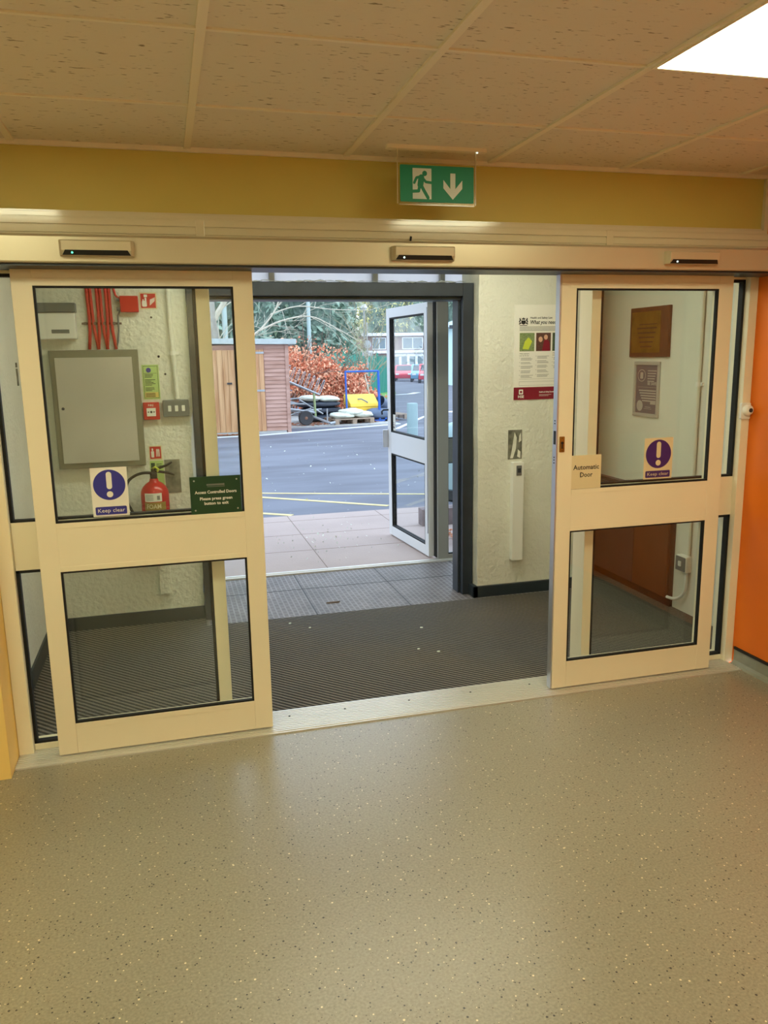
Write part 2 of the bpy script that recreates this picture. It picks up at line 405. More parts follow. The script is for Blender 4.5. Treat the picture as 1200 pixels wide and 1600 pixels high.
# ------------------------------------------------------------------ mesh helpers
class MB:
    def __init__(s):
        s.v = []; s.f = []; s.mi = []
    def add(s, verts, faces, mi=0):
        o = len(s.v)
        s.v += [tuple(p) for p in verts]
        for f in faces:
            s.f.append(tuple(o + i for i in f)); s.mi.append(mi)
        return s
    def box(s, x0, x1, y0, y1, z0, z1, mi=0):
        if x0 > x1: x0, x1 = x1, x0
        if y0 > y1: y0, y1 = y1, y0
        if z0 > z1: z0, z1 = z1, z0
        return s.add([(x0, y0, z0), (x1, y0, z0), (x1, y1, z0), (x0, y1, z0), (x0, y0, z1), (x1, y0, z1), (x1, y1, z1), (x0, y1, z1)],
                     [(0, 3, 2, 1), (4, 5, 6, 7), (0, 1, 5, 4), (1, 2, 6, 5), (2, 3, 7, 6), (3, 0, 4, 7)], mi)
    def prism(s, poly, w0, w1, mi=0, axis='z'):
        """poly: ccw (u,v) outline swept along the third axis from w0 to w1"""
        n = len(poly)
        def P(u, v, q):
            return {'z': (u, v, q), 'y': (u, q, v), 'x': (q, u, v)}[axis]
        vs = [P(u, v, w0) for u, v in poly] + [P(u, v, w1) for u, v in poly]
        a = list(range(n)); b = [n + i for i in range(n)]
        side = [(i, (i + 1) % n, n + (i + 1) % n, n + i) for i in range(n)]
        return s.add(vs, [tuple(reversed(a)), tuple(b)] + side, mi)
    def disc(s, cx, cy, r, w0, w1, mi=0, seg=40, sy=1.0):
        return s.prism([(cx + r * math.cos(2 * PI * i / seg), cy + r * sy * math.sin(2 * PI * i / seg)) for i in range(seg)], w0, w1, mi)
    def rrect(s, x0, x1, y0, y1, r, w0, w1, mi=0, seg=6, axis='z'):
        p = []
        for cx, cy, a in ((x1 - r, y0 + r, -PI / 2), (x1 - r, y1 - r, 0), (x0 + r, y1 - r, PI / 2), (x0 + r, y0 + r, PI)):
            for i in range(seg + 1):
                t = a + PI / 2 * i / seg
                p.append((cx + r * math.cos(t), cy + r * math.sin(t)))
        return s.prism(p, w0, w1, mi, axis)
    def tube(s, path, r, seg=10, mi=0, cap=True):
        path = [Vector(p) for p in path]
        rs = r if isinstance(r, (list, tuple)) else [r] * len(path)
        o = len(s.v); prev = None
        for i, p in enumerate(path):
            d = (path[min(i + 1, len(path) - 1)] - path[max(i - 1, 0)])
            if d.length < 1e-9: d = Vector((0, 0, 1))
            d.normalize()
            if prev is None:
                a = Vector((0, 0, 1)) if abs(d.z) < .9 else Vector((1, 0, 0))
                n1 = d.cross(a).normalized()
            else:
                n1 = (prev - d * prev.dot(d)).normalized()
            prev = n1; n2 = d.cross(n1)
            for k in range(seg):
                t = 2 * PI * k / seg
                q = p + (n1 * math.cos(t) + n2 * math.sin(t)) * rs[i]
                s.v.append(tuple(q))
        for i in range(len(path) - 1):
            for k in range(seg):
                a = o + i * seg + k; b = o + i * seg + (k + 1) % seg
                s.f.append((a, b, b + seg, a + seg)); s.mi.append(mi)
        if cap:
            s.f.append(tuple(o + k for k in reversed(range(seg)))); s.mi.append(mi)
            e = o + (len(path) - 1) * seg
            s.f.append(tuple(e + k for k in range(seg))); s.mi.append(mi)
        return s
    def lathe(s, prof, cx=0, cy=0, cz=0, seg=32, mi=0, axis='z'):
        """prof: (radius, height) pairs from bottom to top"""
        o = len(s.v)
        for r, h in prof:
            for k in range(seg):
                t = 2 * PI * k / seg
                a, b = r * math.cos(t), r * math.sin(t)
                s.v.append({'z': (cx + a, cy + b, cz + h), 'y': (cx + a, cy + h, cz + b), 'x': (cx + h, cy + a, cz + b)}[axis])
        for i in range(len(prof) - 1):
            for k in range(seg):
                a = o + i * seg + k; b = o + i * seg + (k + 1) % seg
                s.f.append((a, b, b + seg, a + seg)); s.mi.append(mi)
        s.f.append(tuple(o + k for k in reversed(range(seg)))); s.mi.append(mi)
        e = o + (len(prof) - 1) * seg
        s.f.append(tuple(e + k for k in range(seg))); s.mi.append(mi)
        return s
    def text(s, body, x, y, size, w=0.001, mi=0, align='CENTER', width=None, shear=0.0, bold=0.0):
        cu = bpy.data.curves.new('lettering', 'FONT')
        cu.body = body; cu.size = size; cu.align_x = align; cu.extrude = 0.0002; cu.shear = shear; cu.offset = bold
        cu.resolution_u = 2
        ob = bpy.data.objects.new('lettering', cu)
        COL.objects.link(ob)
        bpy.context.view_layer.update()
        dg = bpy.context.evaluated_depsgraph_get()
        me = bpy.data.meshes.new_from_object(ob.evaluated_get(dg))
        vs = [v.co.copy() for v in me.vertices]
        fs = [tuple(p.vertices) for p in me.polygons]
        bpy.data.objects.remove(ob); bpy.data.curves.remove(cu); bpy.data.meshes.remove(me)
        if not vs: return s
        xs = [v.x for v in vs]
        sc = 1.0
        if width: sc = width / (max(xs) - min(xs))
        return s.add([(x + v.x * sc, y + v.y, w + v.z) for v in vs], fs, mi)
    def build(s, name, mats, parent=None, bevel=0, smooth=False, autosmooth=None):
        me = bpy.data.meshes.new(name)
        me.from_pydata(s.v, [], s.f)
        if not isinstance(mats, (list, tuple)): mats = [mats]
        for m in mats: me.materials.append(M[m] if isinstance(m, str) else m)
        me.polygons.foreach_set('material_index', s.mi)
        bm = bmesh.new(); bm.from_mesh(me)
        bmesh.ops.recalc_face_normals(bm, faces=bm.faces)
        bm.to_mesh(me); bm.free()
        if smooth:
            me.polygons.foreach_set('use_smooth', [True] * len(me.polygons))
            if autosmooth: me.set_sharp_from_angle(angle=math.radians(autosmooth))
        me.update()
        o = bpy.data.objects.new(name, me)
        COL.objects.link(o)
        if parent: o.parent = parent
        if bevel:
            b = o.modifiers.new('bevel', 'BEVEL'); b.width = bevel; b.segments = 2; b.limit_method = 'ANGLE'
        return o

def tag(o, label=None, cat=None, group=None, kind=None):
    if label: o['label'] = label
    if cat: o['category'] = cat
    if group: o['group'] = group
    if kind: o['kind'] = kind
    return o
def thing(name, label, cat, loc=(0, 0, 0), rot=(0, 0, 0), group=None, kind=None):
    o = bpy.data.objects.new(name, None)
    o.empty_display_size = 0.05
    COL.objects.link(o)
    o.location = loc; o.rotation_euler = rot
    return tag(o, label, cat, group, kind)
FACE = (PI / 2, 0, 0)            # local x right, y up, z towards the viewer; on a wall that faces the room
FACE_R = (PI / 2, 0, -PI / 2)    # on the right hand wall
FACE_L = (PI / 2, 0, PI / 2)     # on the left hand wall
def struct(name, mb, mats, label, cat, **k):
    return tag(mb.build(name, mats, **k), label, cat, kind='structure')

# ------------------------------------------------------------------ room shell
XL, XR = -1.146, 2.21          # nib wall, orange wall
H = 2.321
struct('floor', MB().box(-2.7, XR + .03, -6.2, -.05, -.06, 0), 'vinyl', 'speckled beige vinyl floor of the hall', 'floor')
struct('wall_right', MB().box(XR, 2.45, -6.2, .17, -.05, 2.45), 'orange_paint', 'orange painted wall at the right edge', 'wall')
struct('wall_left', MB().box(-2.7, XL, -.11, .17, -.05, 2.45), 'nib_paint', 'yellow painted wall end at the left edge beside the sliding door', 'wall')
struct('wall_far_left', MB().box(-2.8, -2.7, -6.2, .17, -.05, 2.45), 'room_paint', 'cream wall of the hall left of the camera', 'wall')
struct('wall_back', MB().box(-2.8, 2.45, -6.3, -6.2, -.05, 2.45), 'room_paint', 'cream wall of the hall behind the camera', 'wall')
struct('wall_front', MB().box(XL, XR, .05, .17, 1.94, 2.45), 'yellow_paint', 'mustard yellow wall band above the sliding doors', 'wall')
# coved skirting with its dark capping on the orange wall
b = MB()
pr = [(XR, 0.0), (XR - .03, 0.0), (XR - .014, .006), (XR - .006, .02), (XR - .004, .075), (XR, .075)]
n = len(pr)
b.add([(x, -6.2, z) for x, z in pr] + [(x, .045, z) for x, z in pr], [tuple(range(n)), tuple(range(2 * n - 1, n - 1, -1))] + [(i, (i + 1) % n, n + (i + 1) % n, n + i) for i in range(n)])
b.box(XR - .009, XR, -6.2, .045, .0755, .088, 1)
struct('baseboard_right', b, ['coving', 'black'], 'grey coved skirting with black capping on the orange wall', 'skirting')
# ceiling, tees
struct('ceiling', MB().box(-2.8, 2.45, -6.3, .05, H + .004, H + .05), 'ceiling', 'fissured mineral fibre tile ceiling', 'ceiling')
GX, R2 = -0.9445, -0.484
b = MB()
for k in range(-3, 6):
    x = GX + .6 * k
    b.box(x - .012, x + .012, -6.2, .05, H - .003, H + .006)
for k in range(0, 10):
    y = R2 - .6 * k
    b.box(-2.7, XR, y - .006, y + .006, H - .0015, H + .006)
b.box(XL, XR, .035, .05, H - .012, H + .004)
struct('trim_1', b, 'tee_bar', 'white metal tee grid holding the ceiling tiles', 'ceiling grid')
b = MB()
b.box(XR - .02, XR, .03, .05, 2.02, H - .012)
b.box(XL, XR - .02, .042, .05, 2.086, 2.094)
struct('trim_2', b, 'trunking', 'cream corner trim at the right end of the yellow wall band', 'trim')

def ceiling_light(x, y, label, group=None):
    t = thing('ceiling_light', label, 'ceiling light', (x, y, H), (0, 0, 0), group)
    f = MB()
    a, c = .297, .286
    f.box(-a, a, -a, -c, -.006, .003); f.box(-a, a, c, a, -.006, .003)
    f.box(-a, -c, -c, c, -.006, .003); f.box(c, a, -c, c, -.006, .003)
    f.build('frame', 'tee_bar', t)
    MB().box(-c, c, -c, c, -.002, .002).build('diffuser', 'diffuser', t)
    return t
ceiling_light(GX + .6 * 3.5, R2 - .6 * 1.5, 'square glowing ceiling light panel at the upper right')
for (cx, cy, lab) in ((GX - .6 * .5, R2 - .6 * 1.5, 'square ceiling light panel just beyond the left edge of the picture'), (GX + .6 * 3.5, R2 - .6 * 5.5, 'square ceiling light panel beside the orange wall, behind the camera'),
                      (GX - .6 * .5, R2 - .6 * 5.5, 'square ceiling light panel above left of the camera'), (GX + .6 * 1.5, R2 - .6 * 8.5, 'square ceiling light panel deepest in the hall, behind the camera')):
    ceiling_light(cx, cy, lab, 'ceiling light panels outside the picture')

# trunking along the wall
t = thing('cable_trunking', 'cream two-channel cable trunking running above the door header', 'trunking', (0, .05, 0))
MB().box(XL, XR - .022, -.055, 0, 1.95, 2.0665).box(XL, XR - .022, -.06, -.055, 2.0385, 2.062).box(XL, XR - .022, -.06, -.055, 2.01, 2.0345).build('body', 'trunking', t, .0015)
MB().box(XL, XR - .022, -.03, 0, 2.067, 2.0855).build('lid_strip', 'trunking', t, .001)
for x in (-.317, 1.385):
    MB().box(x - .016, x + .016, -.062, -.055, 1.96, 2.064).build('joint_cover', 'trunking', t, .001)
tag(MB().tube([(.497, -.0165, 1.985), (.495, -.02, 2.0), (.499, -.016, 2.02)], .004, 6).build('cable_end', 'black'), 'short black cable stub poking above the middle sensor', 'cable')

# door operator header
t = thing('door_header', 'long cream metal automatic door header above the sliding doors', 'door operator', (0, 0, 0))
b = MB(); b.prism([(-.14, 1.897), (-.135, 1.892), (.05, 1.892), (.05, 1.988), (-.125, 1.988), (-.14, 1.978)], XL + .002, XR - .002, 0, 'x')
b.build('cover', 'header_metal', t)
MB().box(XL + .002, XR - .002, -.12, .05, 1.884, 1.8915).build('track_lip', 'steel_dark', t)
def sensor(x0, x1, label, led):
    t = thing('motion_sensor', label, 'sensor', ((x0 + x1) / 2, -.14, 1.938), FACE, 'motion sensors on the door header')
    hw = (x1 - x0) / 2
    b = MB()
    y0, y1 = -.026, .026
    pr = [(0, y0), (.028, y0 + .002), (.036, y0 + .018), (.038, y1 - .004), (.034, y1), (0, y1)]
    e = .008
    n = len(pr)
    vs = [(-hw, v, 0.0 if u == 0 else u * .55) for u, v in pr] + [(-hw + e, v, u) for u, v in pr] + [(hw - e, v, u) for u, v in pr] + [(hw, v, 0.0 if u == 0 else u * .55) for u, v in pr]
    fs = [tuple(range(n)), tuple(range(4 * n - 1, 3 * n - 1, -1))]
    for q in range(3):
        fs += [(q * n + i, q * n + (i + 1) % n, (q + 1) * n + (i + 1) % n, (q + 1) * n + i) for i in range(n)]
    b.add(vs, fs).build('housing', 'header_metal' if led != 'x' else 'header_metal', t, .001)
    b = MB()
    b.add([(-hw + e + .002, y0 + .0025, .0292), (hw - e - .002, y0 + .0025, .0292), (hw - e - .012, y0 + .0185, .0372), (-hw + e + .012, y0 + .0185, .0372),
           (-hw + e + .002, y0 + .0025, .026), (hw - e - .002, y0 + .0025, .026), (hw - e - .012, y0 + .0185, .034), (-hw + e + .012, y0 + .0185, .034)],
          [(0, 1, 2, 3), (7, 6, 5, 4), (0, 4, 5, 1), (1, 5, 6, 2), (2, 6, 7, 3), (3, 7, 4, 0)])
    l = b.build('lens', 'black', t)
    MB().disc(-hw + .042, y0 + .010, .0032, .031, .0345, 0, 12).build('indicator_light', led, l)
sensor(-.797, -.554, 'black-lensed silver sensor over the left sliding door with a green light', 'led_green')
sensor(.381, .631, 'black-lensed silver sensor over the middle of the open doorway', 'led_white')
sensor(1.565, 1.817, 'black-lensed sensor over the right sliding door near the orange wall', 'led_white')

# exit sign
t = thing('exit_sign', 'green and white running man exit sign with down arrow hanging from the ceiling', 'exit sign', (.5655, -.14, 2.191), FACE)
MB().rrect(-.2, .2, -.012, .02, .012, 0, 1, 0).build('x', 'white') if False else None
b = MB(); b.rrect(-.2, .2, -.018, .018, .016, .121, .134, 0, 6, 'y')
# housing lies on the ceiling: swept vertically
hs = b.build('housing', 'tee_bar', t)
MB().lathe([(.003, 0), (.003, .003)], .16, .118, .006, 12, 0, 'y').build('indicator_light', 'led_white', hs)
MB().rrect(-.156, .156, -.073, .124, .008, -.003, .003).build('acrylic_panel', 'acrylic', t)
b = MB()
b.box(-.157, -.155, -.07, .124, -.0034, .0034).box(.155, .157, -.07, .124, -.0034, .0034).box(-.15, .15, -.0745, -.0725, -.0034, .0034)
b.build('rim_highlight', 'trunking', t)  # pale strips stand in for the highlight along the acrylic rim
g = MB().rrect(-.147, .147, -.064, .067, .004, .0032, .005).build('green_face', 'exit_green', t)
b = MB()
b.box(-.098, -.024, -.053, .056, .0052, .0060)
b.box(.052, .072, -.016, .042, .0052, .0060)
b.prism([(.062, -.052), (.1, -.012), (.1, .018), (.072, -.014), (.052, -.014), (.024, .018), (.024, -.012)], .0052, .0059)
b.build('white_symbol', 'exit_white', g)
b = MB()
b.disc(-.051, .038, .0095, .0062, .0070)
def limb(b, pts, r, z0=.0062, z1=.007):
    for (x0, y0), (x1, y1) in zip(pts, pts[1:]):
        d = Vector((x1 - x0, y1 - y0)); L = d.length; d /= L; n_ = Vector((-d.y, d.x)) * r
        b.prism([(x0 - n_.x, y0 - n_.y), (x1 - n_.x, y1 - n_.y), (x1 + n_.x, y1 + n_.y), (x0 + n_.x, y0 + n_.y)], z0, z1)
        z0 += .00003; z1 += .00003
    for x, y in pts: b.disc(x, y, r, z0, z1 + .00003, 0, 14)
limb(b, [(-.064, .023), (-.068, -.004)], .0115)
limb(b, [(-.062, .024), (-.046, .008), (-.026, .006)], .0048)
limb(b, [(-.068, .026), (-.083, .022), (-.092, .004)], .0048)
limb(b, [(-.064, -.006), (-.052, -.026), (-.038, -.048)], .0062)
limb(b, [(-.07, -.004), (-.075, -.025), (-.104, -.027)], .0056)
b.build('running_figure', 'exit_green', g)

# thresholds, vestibule floor
t = thing('door_threshold', 'ribbed aluminium threshold under the sliding doors', 'threshold', (0, 0, 0))
b = MB(); b.box(XL + .002, XR - .035, -.05, .165, -.02, .006)
for i in range(13):
    y = -.038 + i * .0155
    b.box(XL + .002, XR - .035, y, y + .0085, .006, .009)
b.build('plate', 'alu_grooved', t, 0)
for x in (-.05, .2, .5, .8, 1.1): MB().lathe([(.005, 0), (.004, .0015)], x, .09, .009, 10).build('screw', 'steel_dark', t)
tag(MB().box(-1.2, 2.45, .165, 1.445, -.03, .006).box(-1.2, -.335, 1.445, 1.6, -.03, .006).box(2.12, 2.45, 1.445, 1.85, -.03, .006).build('entrance_mat', 'mat'), 'dark grey ribbed entrance matting between the inner and outer doors', 'mat')
struct('floor_lobby', MB().box(-1.4, 2.6, 1.445, 2.41, -.03, .002), 'tiles', 'grey raised-pattern entrance tiles beyond the dark mat', 'floor')
b = MB()
for x in (.33, .93, -.27, 1.53): b.box(x - .003, x + .003, 1.447, 2.405, .002, .0032)
b.box(-1.1, 2.05, 2.02, 2.026, .002, .0032)
struct('trim_3', b, 'black', 'dark joints between the entrance tiles', 'joint')
tag(MB().box(-1.2, 2.1, 2.405, 2.475, -.03, .012).box(-1.2, 2.1, 2.43, 2.45, .012, .016).build('outer_threshold', 'alu_grooved'), 'bright metal threshold strip of the outer doorway', 'threshold')
# debris on the mat
for i, (x, y, s, lab) in enumerate(((.14, 1.33, .010, 'pale leaf scrap on the dark mat nearest the tiles on the left'), (.24, 1.22, .007, 'tiny pale scrap on the mat beside the left sliding door'),
                        (.86, 1.02, .009, 'pale scrap on the mat in the middle of the doorway'), (.74, .70, .008, 'small pale scrap near the middle of the mat'), (.83, .63, .009, 'pale scrap on the mat closest to the inner threshold'))):
    b = MB(); b.prism([(s * math.cos(a) * random.uniform(.7, 1.3), s * .7 * math.sin(a) * random.uniform(.7, 1.3)) for a in [k * PI / 4 for k in range(8)]], 0, .003)
    o = b.build('litter_scrap', 'bag_white'); o.location = (x, y, .006); tag(o, lab, 'litter', 'scraps on the entrance mat')
b = MB(); b.prism([(-.045, 0), (-.02, -.009), (.03, -.007), (.045, .003), (.0, .01)], 0, .006)
o = b.build('fallen_leaf', 'twig'); o.location = (.47, 1.66, .003); tag(o, 'dark curled leaf lying on the entrance tiles', 'leaf')

# ------------------------------------------------------------------ sliding doors
def sliding_door(name, x, label, lock):
    t = thing(name, label, 'sliding door', (x, 0, 0), (0, 0, 0), None, 'structure')
    W, D = .853, .045
    zb, zt = .014, 1.884
    sa, sb = .0705, .0735
    for u0, u1 in ((0, sa), (W - sb, W)):
        MB().box(u0, u1, 0, D, zb, zt).build('stile', 'cream_metal', t, .0015)
    for z0, z1 in ((zb, .141), (.766, .9555), (1.827, zt)):
        b = MB().box(sa, W - sb, .0008, D - .0008, z0, z1)
        r = b.build('rail', 'cream_metal', t, .001)
        if z1 < 1.9:
            m = MB()
            if z0 < .1: m.box(sa, W - sb, -.0012, .001, z1 - .022, z1)
            elif z0 < 1: m.box(sa, W - sb, -.0012, .001, z1 - .02, z1).box(sa, W - sb, -.0012, .001, z0, z0 + .02)
            else: m.box(sa - .03, W - sb + .03, -.0012, .001, z0, z0 + .026)
            m.build('bead', 'cream_metal', r, .0005)
    for z0, z1 in ((.141, .766), (.9555, 1.827)):
        p = MB().box(sa, W - sb, .020, .026, z0, z1).build('glass_pane', 'glass', t)
        g = .0075
        b = MB()
        b.box(sa, W - sb, .002, .02, z0, z0 + g).box(sa, W - sb, .002, .02, z1 - g, z1)
        b.box(sa, sa + g, .002, .02, z0 + g, z1 - g).box(W - sb - g, W - sb, .002, .02, z0 + g, z1 - g)
        b.build('gasket', 'gasket', p)
    if lock:
        l = MB().rrect(.004, .028, 1.125, 1.194, .002, -.003, .0).v
        k = MB(); k.rrect(.006, .03, 1.127, 1.196, .003, -.004, .0005, 0, 4, 'y'); kk = k.build('lock_plate', 'brass', t)
        k = MB(); k.lathe([(.0062, 0), (.0062, .003)], .018, -.007, 1.168, 14, 0, 'y').box(.0155, .0205, -.0065, -.004, 1.143, 1.166)
        for z in (1.134, 1.189): k.lathe([(.002, 0), (.002, .0015)], .018, -.0055, z, 8, 0, 'y')
        k.build('keyhole', 'black', kk)
        MB().box(-.006, .0, .004, D - .004, zb, zt).build('edge_strip', 'alu', t)
        b = MB()
        b.box(-.0075, -.0055, .012, .030, 1.16, 1.22)
        for z in (1.25, 1.262, 1.10, 1.088, 1.075): b.box(-.0075, -.0055, .018, .026, z, z + .005)
        b.build('lock_strike', 'black', t)
    return t
sliding_door('door_1', -.986, 'left cream framed sliding door with a blue keep clear sticker and green sign on its glass', False)
sliding_door('door_2', 1.172, 'right cream framed sliding door with a white automatic door sign on its glass', True)

# fixed side screens behind the sliding doors
def side_screen(name, x0, x1, jambw, postw, post_side, label):
    t = thing(name, label, 'glazed screen', (0, .09, 0), (0, 0, 0), None, 'structure')
    D = .075
    # jamb at the wall, post at the opening
    if post_side == 'R': j = (x0, x0 + jambw); p = (x1 - postw, x1)
    else: j = (x1 - jambw, x1); p = (x0, x0 + postw)
    MB().box(j[0], j[1], -.03, D, 0, 1.93).build('jamb', 'cream_metal', t, .002)
    MB().box(p[0], p[1], 0, D + .035, .009, 1.93).build('post', 'cream_metal', t, .002)
    a, c = (j[1], p[0]) if post_side == 'R' else (p[1], j[0])
    for z0, z1 in ((.0, .034), (.762, .952), (1.877, 1.93)):
        MB().box(a, c, 0.0, D, z0 + (.009 if z0 < .01 else 0), z1).build('rail', 'cream_metal', t, .0015)
    for z0, z1 in ((.034, .762), (.952, 1.877)):
        q = MB().box(a, c, .034, .040, z0, z1).build('glass_pane', 'glass', t)
        g = .012
        b = MB()
        b.box(a, c, .004, .034, z0, z0 + g * .7).box(a, c, .004, .034, z1 - g, z1)
        b.box(a, a + g, .004, .034, z0, z1).box(c - g, c, .004, .034, z0, z1)
        b.build('gasket', 'gasket', q)
side_screen('window_1', XL + .001, -.292, .055, .052, 'R', 'fixed glazed side screen behind the left sliding door')
side_screen('window_2', 1.368, XR - .001, .045, .046, 'L', 'fixed glazed side screen behind the right sliding door beside the orange wall')

# key switch on the right hand jamb
t = thing('key_switch', 'round white key switch on the cream jamb beside the orange wall', 'switch', (2.172, .06, 1.275), FACE)
MB().rrect(-.022, .03, -.042, .034, .006, 0, .014).build('back_plate', 'white_plastic', t, .001)
k = MB().lathe([(.026, 0), (.026, .012), (.022, .02), (.012, .025)], .008, 0, .014, 24).build('barrel', 'white_plastic', t, 0, True, 40)
MB().lathe([(.010, 0), (.010, .003)], .010, 0, .038, 18).build('keyhole', 'steel_dark', k)

# ------------------------------------------------------------------ stickers and signs on the door glass
def keep_clear(loc, w, h, bgm, inkm, label):
    t = thing('keep_clear_sticker', label, 'sticker', loc, FACE, 'keep clear stickers')
    t0 = MB().rrect(-w / 2, w / 2, -h / 2, h / 2, .003, 0, .0012).build('backing', bgm, t)
    R_ = w * .44; cy = h / 2 - R_ - h * .045
    MB().disc(0, cy, R_, .0013, .0018, 0, 56).build('blue_disc', inkm, t)
    b = MB()
    b.rrect(-w * .075, w * .075, cy - R_ * .28, cy + R_ * .86, w * .074, .0019, .0023)
    b.disc(0, cy - R_ * .62, w * .088, .0019, .0023)
    b.build('exclamation_mark', bgm, t)
    bar = MB().rrect(-w * .43, w * .43, -h / 2 + h * .035, -h / 2 + h * .2, .005, .0013, .0018).build('name_bar', inkm, t)
    MB().text('Keep clear', 0, -h / 2 + h * .085, h * .112, .0021, 0, 'CENTER', w * .74).build('lettering', bgm, bar)
keep_clear((-.713, .0195, 1.063), .134, .19, 'white', 'blue_sign', 'keep clear sticker with blue disc on the left sliding door glass')
keep_clear((1.693, .0195, 1.072), .15, .19, 'sign_beige', 'purple_sign', 'keep clear sticker with purple disc on the right sliding door glass')

t = thing('access_sign', 'dark green access controlled doors sign in the lower corner of the left door glass', 'sign', (-.313, .0015, 1.029), FACE)
t.rotation_euler = (PI / 2, 0, 0)
MB().box(-.101, .097, -.074, .076, -.002, .0015).build('panel', 'dark_green', t, .0006)
b = MB()
b.text('Access Controlled Doors', -.002, .008, .0165, .002, 0, 'CENTER', .162, bold=.0004)
b.text('Please press green', -.002, -.018, .0165, .002, 0, 'CENTER', .126, bold=.0004)
b.text('button to exit', -.002, -.037, .0165, .002, 0, 'CENTER', .094, bold=.0004)
b.build('lettering', 'white', t)
b = MB()
for i in range(14): b.box(-.036 + i * .005, -.0325 + i * .005, .039, .046, .0016, .002)
b.box(-.034, .034, .034, .0355, .0016, .002)
b.build('emblem', 'text_grey', t)
for x in (-.084, .081):
    for y in (-.058, .06): MB().lathe([(.0035, 0), (.0028, .002)], x, y, .0015, 12).build('fixing_screw', 'alu', t)

t = thing('automatic_door_sign', 'white automatic door sign in the lower corner of the right door glass', 'sign', (1.3135, .0015, 1.03), FACE)
MB().rrect(-.072, .075, -.0735, .078, .002, -.002, .0012).build('panel', 'sign_beige', t)
MB().text('Automatic', .001, .014, .030, .0018, 0, 'CENTER', .128, bold=.0004).build('lettering', 'text_black', t)
MB().text('Door', .001, -.02, .030, .0018, 0, 'CENTER', .062, bold=.0004).build('lettering', 'text_black', t)

# ------------------------------------------------------------------ vestibule walls
HV = 2.36
struct('ceiling_vestibule', MB().box(-1.4, 2.7, .17, 2.6, HV, HV + .1), 'plaster_white', 'white ceiling of the entrance lobby', 'ceiling')
struct('wall_vestibule_left', MB().box(-1.4, -1.2, .17, 1.62, -.05, HV), 'block_white', 'white painted wall seen through the left side screen', 'wall')
struct('wall_vestibule_right', MB().box(2.45, 2.6, .17, 2.0, -.05, HV), 'plaster_white', 'white wall carrying the plaque and the silver framed notice', 'wall')
struct('wall_vestibule_recess', MB().box(2.1, 2.45, 1.85, 2.0, -.05, HV), 'plaster_white', 'narrow white end wall beside the poster pillar', 'wall')
# left block wall with its broken edge
b = MB()
edge = []
rr = random.Random(3)
z = 0.0
while z < HV:
    edge.append((-.345 + .012 * math.sin(z * 5) + rr.uniform(-.007, .007) + .012 * (z > 1.3), z)); z += rr.uniform(.035, .09)
edge.append((-.335, HV))
b.prism([(-1.4, 0), ] + edge + [(-1.4, HV)], 1.6, 1.86, 0, 'y')
struct('wall_vestibule_back', b, 'block_white', 'rough white painted block wall carrying the fire equipment', 'wall')
b = MB()
b.prism([(1.392, 0)] + [(1.392 + rr.uniform(-.002, .003), .1 + k * .09) for k in range(24)] + [(1.394, HV), (2.12, HV), (2.12, 0)], 1.49, 1.78, 0, 'y')
struct('wall_pillar', b, 'block_white', 'rough white painted pillar carrying the safety poster', 'wall')
struct('baseboard_pillar', MB().box(1.36, 2.12, 1.468, 1.49, .0, .075).box(1.36, 1.392, 1.468, 1.56, 0, .075), 'skirting_dark', 'dark blue-grey skirting at the foot of the poster pillar', 'skirting', bevel=.003)
struct('baseboard_back', MB().box(-1.2, -.335, 1.585, 1.6, .0, .085), 'skirting_dark', 'dark skirting below the fire equipment wall', 'skirting', bevel=.003)
struct('baseboard_left', MB().box(-1.2, -1.188, .17, 1.585, .0, .1), 'skirting_dark', 'dark skirting on the left side wall of the lobby', 'skirting', bevel=.003)
# steel frame of the opening in the block wall
t = thing('steel_frame', 'dark blue-grey steel frame around the opening in the block wall', 'door frame', (0, 1.56, 0))
MB().box(1.318, 1.388, 0, .17, .002, 1.985).build('post', 'steel_dark', t, .004)
MB().box(1.303, 1.318, .05, .15, .002, 1.9).build('stop_bead', 'steel_dark', t, .002)
MB().box(-.335, -.285, .0, .17, .002, 1.985).build('post', 'steel_dark', t, .004)
MB().box(-.285, 1.318, 0, .17, 1.905, 1.985).build('beam', 'steel_dark', t, .004)
MB().box(-.285, 1.318, .03, .2, 1.885, 1.905).build('beam_flange', 'steel_dark', t, .003)
b = MB()
rr = random.Random(5)
for i in range(26):
    x = -.25 + i * .062; r_ = rr.uniform(.002, .007)
    b.tube([(x - .035, -.002, 1.988 + rr.uniform(-.004, .006)), (x + .0, -.006, 1.99 + rr.uniform(-.005, .005)), (x + .035, -.002, 1.988)], [r_ * .3, r_, r_ * .3], 8)
b.build('sealant_bead', 'galv', t, 0, True)
# lobby side walls and the wall above the opening level is open to the fanlight
struct('wall_lobby_right', MB().box(2.12, 2.4, 1.78, 2.6, -.05, HV), 'plaster_white', 'white side wall between pillar and outer screen', 'wall')
struct('wall_lobby_left', MB().box(-1.4, -1.2, 1.86, 2.6, -.05, HV), 'plaster_white', 'white side wall left of the outer doors', 'wall')

t = thing('lobby_light', 'long ceiling light on the lobby ceiling, hidden above the door header', 'ceiling light', (.6, .8, HV - .001))
MB().box(-1.1, 1.1, -.12, .12, -.05, 0).build('housing', 'white_metal', t, .004)
MB().box(-1.08, 1.08, -.1, .1, -.062, -.051).build('diffuser', 'lobby_diffuser', t)
